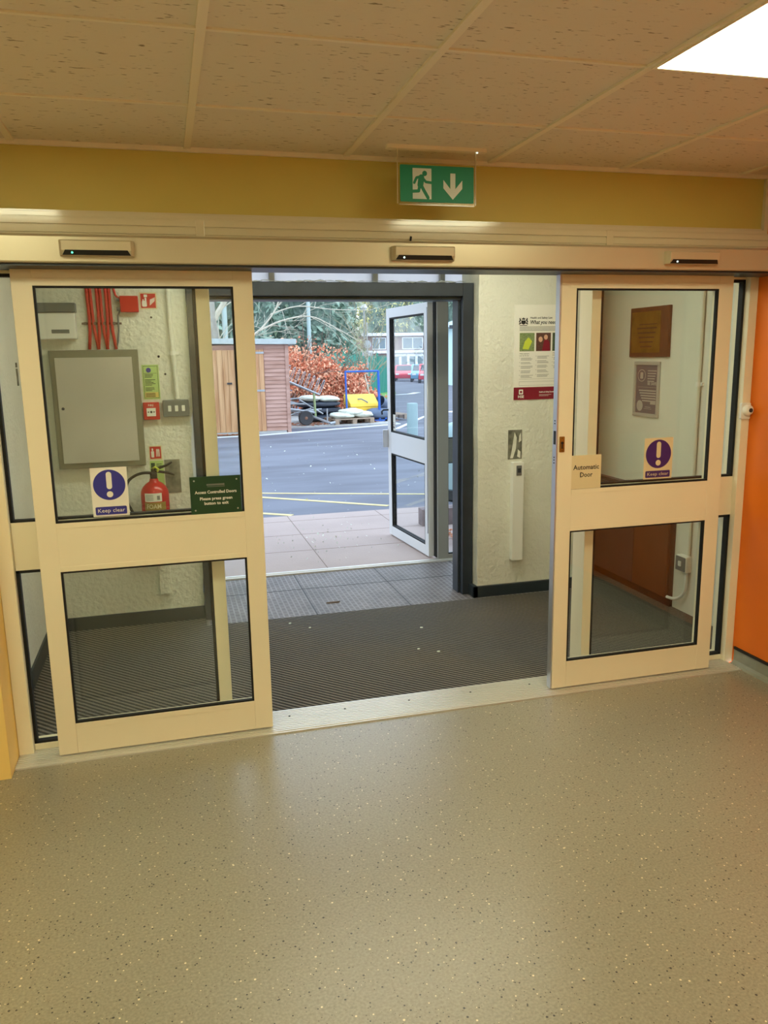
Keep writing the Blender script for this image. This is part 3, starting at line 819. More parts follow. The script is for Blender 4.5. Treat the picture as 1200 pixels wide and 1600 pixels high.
# things on the block wall at the left (wall face y=1.6)
WL = 1.6
def on_left(x, z): return (x, WL, z)
t = thing('electrical_cabinet', 'large pale metal cabinet with grey rim on the block wall', 'cabinet', on_left(-.83, 1.30), FACE)
MB().box(-.25, .215, -.335, .315, 0, .05).build('body', 'cabinet_rim', t, .003)
d = MB().box(-.222, .18, -.305, .275, .05, .058).build('door', 'cabinet_grey', t, .002)
MB().disc(-.2, 0, .008, .058, .064, 0, 14).build('lock', 'steel_dark', d)
t = thing('control_unit', 'white boxed unit with dark grey top cover on the wall left of the red cables', 'control unit', on_left(-1.02, 1.76), FACE)
MB().box(-.16, .095, -.085, .055, 0, .07).build('body', 'white_plastic', t, .006)
MB().box(-.165, .1, .056, .105, 0, .08).build('cover', 'galv_box', t, .003)
MB().box(-.03, .06, -.055, -.035, .07, .0715).build('name_plate', 'galv_box', t)
MB().box(-.12, -.1, -.045, -.02, .07, .074).build('switch', 'galv_box', t)
# red cables
cx = [(-.86, -.845), (-.805, -.797), (-.755, -.752)]
for i, (xa, xb) in enumerate(cx):
    b = MB()
    for o_ in (-.009, .009):
        pts = []
        for k in range(9):
            s = k / 8
            z = HV - s * (HV - 1.618)
            f_ = max(0, (1.80 - z) / .18)
            pts.append((xa + (xb - xa) * s + o_ + o_ * f_ * f_ * 1.6, WL - .012, z))
        b.tube(pts, .0085, 8)
    o = b.build('fire_cable', 'red_cable', None, 0, True)
    tag(o, ['leftmost pair of red cables dropping into the pale cabinet', 'middle pair of red cables dropping into the pale cabinet', 'rightmost pair of red cables dropping into the pale cabinet'][i], 'cable', 'red cables on the block wall')
b = MB(); b.box(-.9, -.69, WL - .004, WL, 1.752, 1.764)
for x in (-.88, -.83, -.78, -.73): b.box(x - .006, x + .006, WL - .022, WL - .004, 1.75, 1.766)
tag(b.build('cable_clip_rail', 'twig'), 'brown clip rail holding the red cables', 'cable clip')
t = thing('junction_box', 'square red junction box left of the fire action sign', 'junction box', on_left(-.643, 1.862), FACE)
MB().box(-.047, .05, -.045, .042, 0, .045).build('body', 'red', t, .004)
for v in (.022, -.028): MB().lathe([(.012, 0), (.009, .02)], -.047 - .02, v, .02, 12, 0, 'x').build('cable_gland', 'grey_paint', t)
b = MB()
b.tube([(-.725, WL - .01, HV), (-.722, WL - .01, 1.96), (-.712, WL - .012, 1.91), (-.69, WL - .02, 1.886), (-.665, WL - .02, 1.884)], .006, 8)
tag(b.build('fire_cable', 'red_cable', None, 0, True), 'single red cable entering the top gland of the red junction box', 'cable', 'red cables on the block wall')
b = MB(); b.tube([(-.665, WL - .02, 1.834), (-.69, WL - .02, 1.832), (-.706, WL - .014, 1.80), (-.708, WL - .012, 1.72), (-.716, WL - .012, 1.66), (-.73, WL - .012, 1.618)], .005, 8)
tag(b.build('grey_cable', 'grey_paint', None, 0, True), 'thin grey cable looping down from the red junction box', 'cable')

t = thing('fire_alarm_sign', 'red sign with a hand pressing a button beside the red junction box', 'sign', on_left(-.54, 1.88), FACE)
MB().rrect(-.047, .047, -.046, .046, .003, 0, .002).build('backing', 'sign_beige', t)
MB().box(-.04, .04, -.039, .039, .002, .0026).build('red_field', 'red', t)
b = MB()
b.rrect(-.034, -.008, -.032, .0, .006, .0027, .003); b.rrect(-.018, -.009, -.004, .018, .004, .0027, .0031)
b.box(-.03, -.024, -.0, .008, .0027, .003)
b.rrect(-.022, -.004, .02, .034, .002, .0027, .003)
for k in range(4):
    x = .008 + k * .007; b.prism([(x, -.026 + k * .006), (x + .005, -.02 + k * .006), (x + .007, .012 + k * .003), (x + .002, .004 + k * .003)], .0027, .003)
b.build('hand_symbol', 'white', t)
# vertical conduit
t = thing('conduit', 'white vertical conduit pipe running down to the grey triple switch', 'conduit', (-.425, WL - .016, 0))
MB().tube([(-.008, 0, HV), (-.004, 0, 1.75), (.002, 0, 1.55), (.006, 0, 1.335)], .0135, 14).build('pipe', 'block_white', t, 0, True, 40)
MB().box(-.03, .032, .004, .016, 1.583, 1.6).tube([(-.002, 0, 1.58), (-.002, 0, 1.603)], .017, 14).build('saddle_clip', 'white_plastic', t)
t = thing('switch_box', 'grey metal switch box with three white rockers', 'switch', on_left(-.428, 1.281), FACE)
MB().rrect(-.073, .073, -.046, .048, .006, 0, .04).build('box', 'galv_box', t, .003)
for x in (-.036, .002, .04):
    MB().rrect(x - .009, x + .009, -.016, .017, .002, .04, .045).build('rocker', 'white_plastic', t, .001)
# green notice
t = thing('fire_notice', 'green and yellow fire action notice beside the pale cabinet', 'notice', on_left(-.556, 1.433), FACE)
MB().box(-.046, .046, -.098, .096, 0, .002).build('backing', 'sign_green', t)
b = MB()
b.box(-.04, .04, -.091, -.089, .0021, .0025).box(-.04, .04, .087, .089, .0021, .0025).box(-.04, -.038, -.089, .087, .0021, .0025).box(.038, .04, -.089, .087, .0021, .0025)
b.box(-.036, .034, .048, .0495, .0021, .0025)
rr = random.Random(9)
for k in range(13):
    z = .042 - k * .0075
    if k in (3, 9): continue
    b.box(-.033, -.033 + rr.uniform(.035, .06), z - .0018, z + .0014, .0021, .0025)
for k in range(4): b.box(-.033, .02, -.066 - k * .006, -.063 - k * .006, .0027, .003)
b.build('printed_text', 'text_black', t)
MB().box(-.037, .037, -.087, -.058, .0021, .0026).build('yellow_band', 'sign_yellow', t)
MB().disc(-.01, .066, .0135, .0021, .0027, 0, 24).build('blue_disc', 'blue_sign', t)
# call point
t = thing('call_point', 'red fire alarm call point left of the grey switch box', 'call point', on_left(-.563, 1.269), FACE)
MB().box(-.046, .043, -.048, .05, 0, .032).build('box', 'red', t, .004)
MB().box(-.028, .022, -.028, .018, .032, .035).build('window', 'white', t, .001)
b = MB(); b.disc(-.003, -.004, .0065, .035, .0364, 0, 20); b.prism([(-.025, -.004), (-.015, -.009), (-.015, .001)], .035, .0364); b.prism([(.019, -.004), (.009, .001), (.009, -.009)], .035, .0364)
b.build('printed_symbol', 'text_black', t)
MB().text('FIRE', -.003, .028, .017, .0325, 0, 'CENTER').build('lettering', 'white', t)
# extinguisher ID signs
t = thing('extinguisher_sign', 'small red extinguisher symbol sign above the fire extinguisher', 'sign', on_left(-.56, 1.028), FACE)
MB().rrect(-.036, .036, -.042, .042, .003, 0, .002).build('backing', 'sign_beige', t)
MB().box(-.031, .031, -.034, .036, .0021, .0026).build('red_field', 'red', t)
b = MB(); b.rrect(-.024, -.008, -.026, .01, .003, .0027, .003).box(-.02, -.012, .012, .026, .0027, .003)
for k in range(3): b.prism([(.003 + k * .008, -.022), (.007 + k * .008, -.022), (.01 + k * .006, .02), (.005 + k * .006, .022)], .0027, .003)
b.build('symbol', 'white', t)
t = thing('extinguisher_notice', 'small green instruction notice half hidden behind the extinguisher handle', 'notice', on_left(-.56, .93), FACE)
MB().rrect(-.036, .04, -.11, .052, .003, 0, .002).build('backing', 'sign_green', t)
b = MB(); b.box(-.03, -.008, .01, .04, .0021, .0026).box(-.03, -.008, -.03, -.0, .0021, .0026).box(0, .03, .03, .034, .0021, .0026).box(0, .03, .02, .024, .0021, .0026).box(0, .026, .008, .012, .0021, .0026)
b.build('printed_symbol', 'dark_green', t)
tag(MB().box(-.515, -.428, WL - .004, WL, .79, .985).build('blanking_plate', 'patch_steel'), 'stained grey blanking plate right of the fire extinguisher', 'plate')
t = thing('wall_box', 'white slim conduit box low on the block wall', 'box', on_left(-.556, .29), FACE)
MB().box(-.034, .034, -.105, .2, 0, .03).build('box', 'block_white', t, .003)
b = MB(); rr = random.Random(2)
# fixing holes in the wall
for i, (x, z, r_, lab) in enumerate(((-.505, 1.574, .007, 'upper dark drilled hole left of the conduit clip'), (-.475, 1.475, .006, 'lower dark drilled hole above the grey switch box'), (-.53, 1.79, .006, 'dark ragged hole below the fire action sign'))):
    o = MB().disc(0, 0, r_, 0, .0015, 0, 12).build('drill_hole', 'black'); o.location = (x, WL, z); o.rotation_euler = FACE
    tag(o, lab, 'hole', 'drill holes in the block wall')

# fire extinguisher on its bracket
ex, ey, ez = -.578, WL - .105, 0
t = thing('fire_extinguisher', 'red foam fire extinguisher hanging on the block wall', 'fire extinguisher', (ex, ey, 0))
R_ = .078
MB().lathe([(.06, .43), (.07, .435), (R_, .46), (R_, .80), (.076, .822), (.066, .845), (.046, .866), (.026, .878), (.022, .895)], 0, 0, 0, 40).build('cylinder', 'red_ext', t, 0, True, 60)
def wrap(z0, z1, a0, a1, r, mi=0, b=None, seg=18):
    b = b or MB(); o = len(b.v)
    for i in range(seg + 1):
        a = a0 + (a1 - a0) * i / seg
        for z in (z0, z1): b.v.append((r * math.sin(a), -r * math.cos(a), z))
        for z in (z0, z1): b.v.append(((r - .001) * math.sin(a), -(r - .001) * math.cos(a), z))
    for i in range(seg):
        k = o + i * 4
        for q in ((k, k + 4, k + 5, k + 1), (k + 2, k + 3, k + 7, k + 6), (k + 1, k + 5, k + 7, k + 3), (k, k + 2, k + 6, k + 4)):
            b.f.append(q); b.mi.append(mi)
    b.f.append((o, o + 1, o + 3, o + 2)); b.mi.append(mi)
    k = o + seg * 4
    b.f.append((k, k + 2, k + 3, k + 1)); b.mi.append(mi)
    return b
b = wrap(.772, .82, -.75, .5, R_ + .0012)
lb = b.build('white_label', 'white', t)
b = MB()
for k in range(4): wrap(.808 - k * .009, .811 - k * .009, -.65, -.1, R_ + .0022, 0, b)
wrap(.782, .806, .15, .35, R_ + .0022, 0, b)
b.build('printed_text', 'text_grey', lb)
lb = wrap(.722, .768, -.8, .8, R_ + .0014).build('olive_label', 'olive_label', t)
tb = MB().text('FOAM', 0, .733, .036, 0, 0, 'CENTER', .078, bold=.0006)
vv = []
for (x, y, z) in tb.v:
    a = (x - .004) / R_ - .05; r_ = R_ + .0028 + z
    vv.append((r_ * math.sin(a), -r_ * math.cos(a), y))
tb.v = vv
tb.build('lettering', 'sign_beige', lb)
lb = wrap(.60, .715, -.7, .7, R_ + .0012).build('instruction_label', 'white', t)
MB().lathe([(.018, .893), (.02, .9), (.02, .925), (.012, .935), (.012, .95)], 0, 0, 0, 20).lathe([(.012, 0), (.012, .03)], 0, -.045, .915, 14, 0, 'y').build('valve', 'black', t)
b = MB(); b.tube([(-.01, 0, .945), (.03, -.01, .953), (.075, -.012, .968), (.105, -.014, .985)], [.006, .008, .007, .005], 8)
b.tube([(0, 0, .935), (.04, -.01, .932), (.08, -.012, .925), (.115, -.014, .91)], [.006, .008, .007, .005], 8).build('handle', 'black', t, 0, True)
MB().tube([(.0, -.02, .955), (.012, -.026, .963), (.03, -.026, .95), (.022, -.024, .935)], .006, 8).build('safety_tag', 'photo_hiviz', t, 0, True)
hp = [(-.0, -.01, .925), (-.05, -.012, .93), (-.1, -.012, .917), (-.14, -.01, .885), (-.155, -.008, .83), (-.15, -.006, .76), (-.125, -.004, .70), (-.1, -.002, .6), (-.088, 0, .52)]
def smooth(pts, n=5):
    out = []
    P = [Vector(p) for p in pts]
    for i in range(len(P) - 1):
        p0, p1, p2, p3 = P[max(i - 1, 0)], P[i], P[i + 1], P[min(i + 2, len(P) - 1)]
        for k in range(n):
            s = k / n
            out.append(.5 * ((2 * p1) + (p2 - p0) * s + (2 * p0 - 5 * p1 + 4 * p2 - p3) * s * s + (3 * p1 - p0 - 3 * p2 + p3) * s ** 3))
    return out + [P[-1]]
MB().tube(smooth(hp), .008, 10).build('hose', 'black', t, 0, True)
MB().box(-.03, .03, .07, .105, .66, .84).box(-.012, .012, .02, .105, .84, .852).build('bracket', 'steel_dark', t)

# left side wall bracket
t = thing('door_catch', 'small metal catch on the white side wall at the left edge', 'catch', (-1.2, 1.25, 1.495), FACE_L)
MB().box(-.012, .012, -.055, .03, 0, .006).box(-.012, .012, .036, .06, 0, .006).build('plate', 'patch_steel', t, .001)

# ------------------------------------------------------------------ things on the poster pillar (face y=1.49)
WP = 1.49
t = thing('safety_poster', 'health and safety law poster with a maroon band on the white pillar', 'poster', (1.629, WP, 1.268), FACE)
PW, PH = .41, .582
MB().box(0, PW, 0, PH, 0, .003).build('sheet', 'white', t)
bd = MB().box(0, PW, 0, .078, .0031, .0037).build('maroon_band', 'maroon', t)
b = MB()
b.rrect(.036, .064, .034, .064, .003, .0038, .0041); b.text('HSE', .05, .012, .023, .0039, 0, 'CENTER', .04, bold=.0006)
b.build('logo', 'white', bd)
b = MB(); b.text('Health and Safety Executive', .175, .042, .012, .0039, 0, 'LEFT', .11, bold=.0003); b.box(.175, .26, .028, .0295, .0038, .0041); b.box(.175, .24, .021, .0225, .0038, .0041)
b.build('small_print', 'white', bd)
b = MB(); b.disc(.05, .049, .009, .0043, .0046, 0, 5); b.build('logo_star', 'maroon', bd)
b = MB()
# crest: shield, crown and two supporters
b.prism([(.045, .47), (.06, .462), (.075, .47), (.075, .488), (.045, .488)], .0031, .0035)
b.prism([(.05, .492), (.07, .492), (.073, .503), (.066, .498), (.06, .507), (.054, .498), (.047, .503)], .0031, .0035)
for s in (-1, 1):
    for (dx, dz, r_) in ((.022, .49, .006), (.026, .48, .005), (.021, .471, .005), (.027, .467, .004), (.024, .499, .004)):
        b.disc(.06 + s * dx, dz, r_, .0031, .0035, 0, 9)
b.box(.034, .086, .4555, .459, .0031, .0035)
b.text('Health and Safety Law', .105, .498, .0165, .0033, 0, 'LEFT', .15, 0.0, .0003)
b.text('What you need to know', .103, .466, .033, .0033, 0, 'LEFT', .285, .25, .0006)
for k, z in enumerate((.447, .4395, .432, .4245)): b.box(.034, .375 if k < 3 else .3, z, z + .0022, .0031, .0034)
b.text('What employers', .036, .282, .0098, .0033, 0, 'LEFT'); b.text('must do for you', .036, .270, .0098, .0033, 0, 'LEFT')
b.text('What you', .262, .284, .0098, .0033, 0, 'LEFT'); b.text('must do', .262, .272, .0098, .0033, 0, 'LEFT')
b.build('heading_text', 'text_black', t)
b = MB(); rr = random.Random(4)
for c in range(3):
    z = .258 if c != 1 else .268
    for para in range(5 if c < 2 else 3):
        b.disc(.038 + c * .112, z + .002, .002, .0031, .0034, 0, 8)
        for k in range(rr.choice((2, 3, 3, 4))):
            b.box(.046 + c * .112, .046 + c * .112 + rr.uniform(.06, .086), z, z + .0022, .0031, .0034); z -= .0065
        z -= .009
b.box(.036, .39, .128, .129, .0031, .0034).box(.036, .39, .112, .1132, .0031, .0034).box(.036, .39, .088, .0892, .0031, .0034).box(.036, .0372, .089, .112, .0031, .0034)
b.build('body_text', 'text_grey', t)
for i, m_ in enumerate(('photo_green', 'photo_red', 'photo_dark')):
    x0 = .036 + i * .112
    ph = MB().box(x0, x0 + .1, .3, .412, .0031, .0036).build('photograph', m_, t)
    b = MB(); mt = 'white'
    if i == 0:
        b.prism([(x0 + .02, .315), (x0 + .06, .31), (x0 + .085, .36), (x0 + .06, .385), (x0 + .035, .36)], .0037, .004); mt = 'photo_hiviz'
    elif i == 1:
        b.disc(x0 + .03, .372, .014, .0037, .004, 0, 16, 1.2); b.disc(x0 + .066, .385, .013, .0037, .004, 0, 16, 1.2); mt = 'skin_tone'
        q = MB().prism([(x0 + .04, .3), (x0 + .095, .3), (x0 + .09, .36), (x0 + .075, .37), (x0 + .055, .368)], .0037, .0039); q.build('figure', 'maroon', ph)
    else:
        b.prism([(x0 + .03, .33), (x0 + .07, .325), (x0 + .08, .37), (x0 + .05, .385)], .0037, .004); mt = 'bag_white'
    b.build('figure', mt, ph)
b = MB(); rr = random.Random(8)
b.add(*(lambda p: (p, [tuple(range(len(p)))]))([(1.597, WP - .003, .893), (1.691, WP - .003, .893), (1.694, WP - .003, 1.078), (1.6, WP - .003, 1.082)]))
b = MB().box(1.597, 1.692, WP - .003, WP, .893, 1.08)
t = tag(b.build('bare_wall_patch', 'patch_steel'), 'rectangular bare patch left on the pillar below the poster', 'wall patch')
b = MB().prism([(1.612, .9), (1.63, .9), (1.65, .96), (1.655, 1.03), (1.64, 1.065), (1.63, 1.0), (1.622, .95)], WP - .005, WP - .003, 0, 'y')
b.prism([(1.66, .91), (1.68, .9), (1.682, .94), (1.665, .955)], WP - .005, WP - .003, 0, 'y').prism([(1.67, 1.0), (1.686, 1.01), (1.682, 1.06), (1.672, 1.04)], WP - .005, WP - .003, 0, 'y')
b.build('paint_drip', 'block_white', t)
t = thing('push_button_column', 'tall white trunking with a small grey switch low on the pillar', 'trunking', (1.653, WP, 0), FACE)
MB().rrect(-.037, .037, .236, .877, .004, 0, .045).build('casing', 'white_plastic', t, .002)
s_ = MB().rrect(-.016, .02, .792, .857, .003, .045, .049).build('switch_plate', 'galv_box', t, .001)
MB().rrect(-.008, .012, .812, .84, .002, .049, .053).build('rocker', 'steel_dark', s_)

# ------------------------------------------------------------------ things on the right hand wall (face x=2.45)
WR = 2.45
def on_right(y, z): return (WR, y, z)
t = thing('wooden_plaque', 'brown wooden plaque with an engraved brass sheet on the right hand wall', 'plaque', on_right(1.27, 1.672), FACE_R)
MB().box(-.205, .208, -.152, .152, 0, .02).build('board', 'wood_plaque', t, .003)
br = MB().box(-.185, .125, -.125, .125, .02, .022).build('brass_sheet', 'brass', t)
b = MB(); b.box(-.1, .09, .045, .05, .0221, .0224)
for k in range(5): b.box(-.12 + .01 * k, .09 - .012 * k, .02 - k * .028, .028 - k * .028, .0221, .0224)
b.build('engraving', 'wood_plaque', br)
t = thing('framed_notice', 'silver snap frame holding a grey security notice below the wooden plaque', 'framed notice', on_right(1.285, 1.32), FACE_R)
b = MB(); fw = .022; w2, h2 = .138, .172
b.box(-w2, w2, h2 - fw, h2, 0, .014).box(-w2, w2, -h2, -h2 + fw, 0, .014).box(-w2, -w2 + fw, -h2 + fw, h2 - fw, 0, .014).box(w2 - fw, w2, -h2 + fw, h2 - fw, 0, .014)
b.build('frame', 'silver_frame', t, .004)
pg = MB().box(-w2 + fw, w2 - fw, -h2 + fw, h2 - fw, 0, .004).build('sheet', 'slate_paper', t)
b = MB()
q = [(-.06 + .042 * math.cos(a), .085 + .036 * math.sin(a)) for a in [k * PI / 12 for k in range(24)]]
for k in range(24):
    a, c = q[k], q[(k + 1) % 24]; limb(b, [a, c], .002, .0041, .0044)
b.rrect(-.075, -.045, .065, .105, .004, .0041, .0044)
b.text('BE SAFE', .055, .028, .026, .0043, 0, 'CENTER', .095, bold=.0005)
for k in range(5): b.box(.005, .1 - k * .006, .112 - k * .016, .118 - k * .016, .0041, .0043)
b.box(-.1, .1, .012, .0135, .0041, .0043)
for k in range(5): b.box(-.085 + k * .01, .1, -.012 - k * .016, -.004 - k * .016, .0041, .0043)
b.text('BSI', .07, -.092, .03, .0043, 0, 'CENTER', .05, bold=.0006) if False else b.box(.045, .1, -.092, -.074, .0041, .0044)
b.disc(-.07, -.105, .034, .0041, .0044, 0, 28)
b.box(-.01, .05, -.112, -.109, .0041, .0043).box(-.02, .06, -.122, -.12, .0041, .0043)
b.build('printed_text', 'silver_frame', pg)
t = thing('wall_conduit', 'white conduit running down the right hand wall to the low switch', 'conduit', (WR - .014, .762, 0))
MB().tube([(0, 0, HV), (0, 0, .37)], .011, 12).build('pipe', 'plaster_white', t, 0, True, 40)
MB().box(.002, .014, -.03, .03, 1.36, 1.378).tube([(0, 0, 1.355), (0, 0, 1.382)], .014, 12).build('saddle_clip', 'white_plastic', t)
t = thing('fused_switch', 'white surface switch with a grey plate low on the right hand wall', 'switch', on_right(.79, .31), FACE_R)
MB().rrect(-.055, .045, -.046, .05, .006, 0, .04).build('box', 'white_plastic', t, .003)
pl = MB().rrect(-.05, .04, -.041, .045, .004, .04, .044).build('face_plate', 'galv_box', t, .001)
MB().rrect(-.02, .005, -.012, .018, .002, .044, .049).build('rocker', 'white_plastic', pl)
b = MB(); b.tube(smooth([(WR - .02, .765, .265), (WR - .02, .768, .16), (WR - .024, .80, .105), (WR - .03, .86, .075), (WR - .04, .925, .072)]), .0095, 10)
tag(b.build('curved_pipe', 'white_plastic', None, 0, True), 'white pipe curving from the low switch towards the brown cupboard', 'pipe')
t = thing('low_cupboard', 'dark brown low cupboard built against the right hand wall', 'cupboard', (WR - .001, 0, 0))
MB().box(-.035, 0, .91, 1.845, .06, .69).build('body', 'cupboard_red', t, .002)
MB().box(-.045, 0, .905, 1.848, .69, .712).build('top', 'cupboard_brown', t, .002)
MB().box(-.02, 0, .91, 1.845, .006, .06).build('plinth', 'black', t)
d = MB().box(-.05, -.036, 1.285, 1.842, .065, .686).build('door', 'cupboard_brown', t, .002)
MB().lathe([(.012, -.022), (.012, -.012), (.006, -.006), (.006, 0)], -.05, 1.34, .60, 14, 0, 'x').build('knob', 'alu', d)
MB().box(-.05, -.036, .914, 1.28, .065, .686).build('door', 'cupboard_red', t, .002)

# ------------------------------------------------------------------ outer screen (y=2.48) and leaves
OY = 2.45
t = thing('window_3', 'grey metal outer doorway screen with side panes and fanlights', 'glazed screen', (0, OY, 0), (0, 0, 0), None, 'structure')
D = .08
for x0, x1 in ((1.457, 1.541), (-.44, -.356), (2.05, 2.12), (-1.2, -1.13)):
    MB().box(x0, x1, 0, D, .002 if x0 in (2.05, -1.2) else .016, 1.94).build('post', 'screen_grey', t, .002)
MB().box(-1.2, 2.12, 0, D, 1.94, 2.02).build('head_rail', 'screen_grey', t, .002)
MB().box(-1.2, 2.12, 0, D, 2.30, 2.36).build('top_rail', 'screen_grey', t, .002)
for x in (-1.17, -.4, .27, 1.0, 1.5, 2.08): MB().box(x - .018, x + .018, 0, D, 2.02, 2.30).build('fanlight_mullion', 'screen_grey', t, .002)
for a, c in ((1.541, 2.05), (-1.13, -.44)):
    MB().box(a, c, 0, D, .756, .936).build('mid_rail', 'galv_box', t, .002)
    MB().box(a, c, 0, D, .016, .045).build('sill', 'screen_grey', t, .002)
    for z0, z1 in ((.045, .756), (.936, 1.94)):
        p = MB().box(a, c, .035, .042, z0, z1).build('glass_pane', 'glass_outer', t)
        g = .007
        MB().box(a, c, .01, .035, z0, z0 + g).box(a, c, .01, .035, z1 - g, z1).box(a, a + g * .6, .01, .035, z0, z1).box(c - g, c, .01, .035, z0, z1).build('gasket', 'gasket', p)
for a, c in ((-1.152, -.418), (-.382, .252), (.288, .982), (1.018, 1.482), (1.518, 2.062)):
    MB().box(a, c, .035, .041, 2.02, 2.30).build('glass_pane', 'frosted', t)

MB().box(1.449, 1.457, .03, .08, .02, 1.94).build('hinge_gap_shade', 'gasket', t)  # black strip stands in for the shade in the hinge gap
def leaf_door(name, hinge, ang, mir, label):
    t = thing(name, label, 'door', hinge, (0, 0, ang), None, 'structure')
    L, s = .9, .072
    y0, y1 = (0, .044) if not mir else (-.044, 0)
    for a, c in ((0, s), (L - s, L)): MB().box(a, c, y0, y1, .016, 1.935).build('stile', 'white_metal', t, .002)
    for z0, z1 in ((.016, .095), (.735, .915), (1.86, 1.935)): MB().box(s, L - s, y0 + .001, y1 - .001, z0, z1).build('rail', 'white_metal', t, .002)
    ym = (y0 + y1) / 2
    for z0, z1 in ((.095, .735), (.915, 1.86)):
        p = MB().box(s, L - s, ym - .003, ym + .003, z0, z1).build('glass_pane', 'glass_outer', t)
        g = .012; b = MB()
        for (ya, yb) in ((y0 + .003, ym - .003), (ym + .003, y1 - .003)):
            b.box(s, L - s, ya, yb, z0, z0 + g).box(s, L - s, ya, yb, z1 - g, z1).box(s, s + g, ya, yb, z0, z1).box(L - s - g, L - s, ya, yb, z0, z1)
        b.build('gasket', 'gasket', p)
    yo = y1 if not mir else y0
    sg = 1 if not mir else -1
    h = MB().box(L - .012, L + .012, yo, yo + sg * .045, .78, .93).build('push_plate', 'alu', t, .003)
    MB().tube([(L - .02, yo, 1.10), (L - .01, yo + sg * .04, 1.10), (L + .01, yo + sg * .05, 1.085), (L + .012, yo + sg * .045, 1.06)], .008, 8).build('latch_lever', 'steel_dark', t, 0, True)
    MB().tube([(.01, yo, .2), (.01, yo, 1.9)], .006, 8).build('hinge_rod', 'alu', t, 0, True)
    return t
leaf_door('door_3', (1.452, 2.535, 0), math.radians(90 + 4.2), False, 'open outer door leaf with grey metal frame on the right of the outer doorway')
leaf_door('door_4', (-.352, 2.535, 0), math.radians(90 - 2), True, 'open outer door leaf hidden behind the left block wall')
# notice on the leaf glass
_d = Vector((math.cos(math.radians(94.2)), math.sin(math.radians(94.2)), 0))
_p = Vector((1.452, 2.535, 0)) + _d * .79 + Vector((-.026, .0, .98))
t = thing('door_notice', 'small white notice stuck low on the glass of the open outer leaf', 'notice', _p, (PI / 2, 0, math.radians(94.2 - 180)))
MB().box(-.035, .035, -.05, .085, 0, .001).build('sheet', 'white', t)
MB().box(-.025, .025, -.005, .0, .0011, .0014).box(-.025, .015, .012, .016, .0011, .0014).box(-.02, .02, -.03, -.015, .0011, .0014).build('printed_text', 'slate_paper', t)

# facade of the building round the outer doorway, closes the lobby
struct('wall_facade_left', MB().box(-6, -1.2, 2.5, 2.62, -.05, 3.4), 'brick', 'brick outside wall left of the entrance', 'wall')
struct('wall_facade_right', MB().box(2.12, 2.6, 2.5, 2.62, -.05, 3.4), 'brick', 'brick outside wall right of the entrance', 'wall')
struct('wall_facade_top', MB().box(-1.2, 2.12, 2.45, 2.62, HV, 3.4), 'brick', 'brick outside wall above the entrance', 'wall')

# ------------------------------------------------------------------ outside ground
def gz(y): return 0.0 if y < 20 else -(y - 20) * .018
struct('ground_paving', MB().box(-6, 8, 2.475, 4.57, -.1, .004), 'paving', 'pinkish grey paving slabs outside the entrance', 'paving')
b = MB()
b.add([(-60, 4.57, 0), (80, 4.57, 0), (80, 20, 0), (-60, 20, 0), (-60, 130, gz(130)), (80, 130, gz(130))], [(0, 1, 2, 3), (3, 2, 5, 4)])
b.add([(-60, 4.57, -.1), (80, 4.57, -.1), (80, 20, -.1), (-60, 20, -.1), (-60, 130, gz(130) - .1), (80, 130, gz(130) - .1)], [(3, 2, 1, 0), (4, 5, 2, 3)])
struct('ground_asphalt', b, 'asphalt', 'blue-grey asphalt yard and road', 'road')
b = MB()
for k in range(1, 9): b.box(-3 + k * .9, -2.994 + k * .9, 2.48, 4.56, .004, .0048)
for y in (3.1, 3.7, 4.3): b.box(-6, 8, y, y + .006, .004, .0048)
struct('trim_4', b, 'twig', 'joints between the paving slabs', 'joint')
def stripe(name, pts, wd, m_, lab, cat='road marking', dz=.004):
    b = MB()
    for (x0, y0), (x1, y1) in zip(pts, pts[1:]):
        d = Vector((x1 - x0, y1 - y0)).normalized(); n_ = Vector((-d.y, d.x)) * wd / 2
        q = [(x0 - n_.x, y0 - n_.y), (x1 - n_.x, y1 - n_.y), (x1 + n_.x, y1 + n_.y), (x0 + n_.x, y0 + n_.y)]
        vs = [(x, y, gz(y) + .0005) for x, y in q] + [(x, y, gz(y) + dz) for x, y in q]
        b.add(vs, [(3, 2, 1, 0), (4, 5, 6, 7), (0, 1, 5, 4), (1, 2, 6, 5), (2, 3, 7, 6), (3, 0, 4, 7)])
    return tag(b.build(name, m_), lab, cat)
stripe('yellow_line', [(-2.5, 7.26), (.544, 6.016), (1.944, 5.437), (3.2, 4.93)], .06, 'road_yellow', 'farthest yellow line painted on the asphalt outside the doors')
stripe('yellow_line', [(-2.5, 8.2), (.51, 5.736), (1.7, 4.76)], .07, 'road_yellow', 'middle yellow line running in to the paving edge')
stripe('yellow_line', [(-1.5, 6.2), (.398, 4.795), (.66, 4.6)], .07, 'road_yellow', 'nearest yellow line at the left, ending at the paving')
stripe('kerb_line', [(-4.0, 12.55), (1.304, 12.95), (4.393, 14.154), (4.62, 14.3)], .07, 'road_white', 'pale kerb line in front of the shed and pallets', 'kerb', .02)
stripe('white_line', [(4.236, 13.198), (5.9, 16.295)], .1, 'road_white', 'white road line seen through the open outer leaf')
stripe('white_line', [(5.2, 11.5), (9.2, 17.5)], .16, 'road_white', 'white road line seen through the outer side pane')
stripe('white_line', [(6.9, 17.2), (8.6, 18.4)], .5, 'road_white', 'broad white road marking beyond the outer side pane')
stripe('road_arrow', [(9.3, 30.9), (10.2, 31.6), (11.1, 33.4)], .35, 'road_white', 'white arrow painted on the distant road')

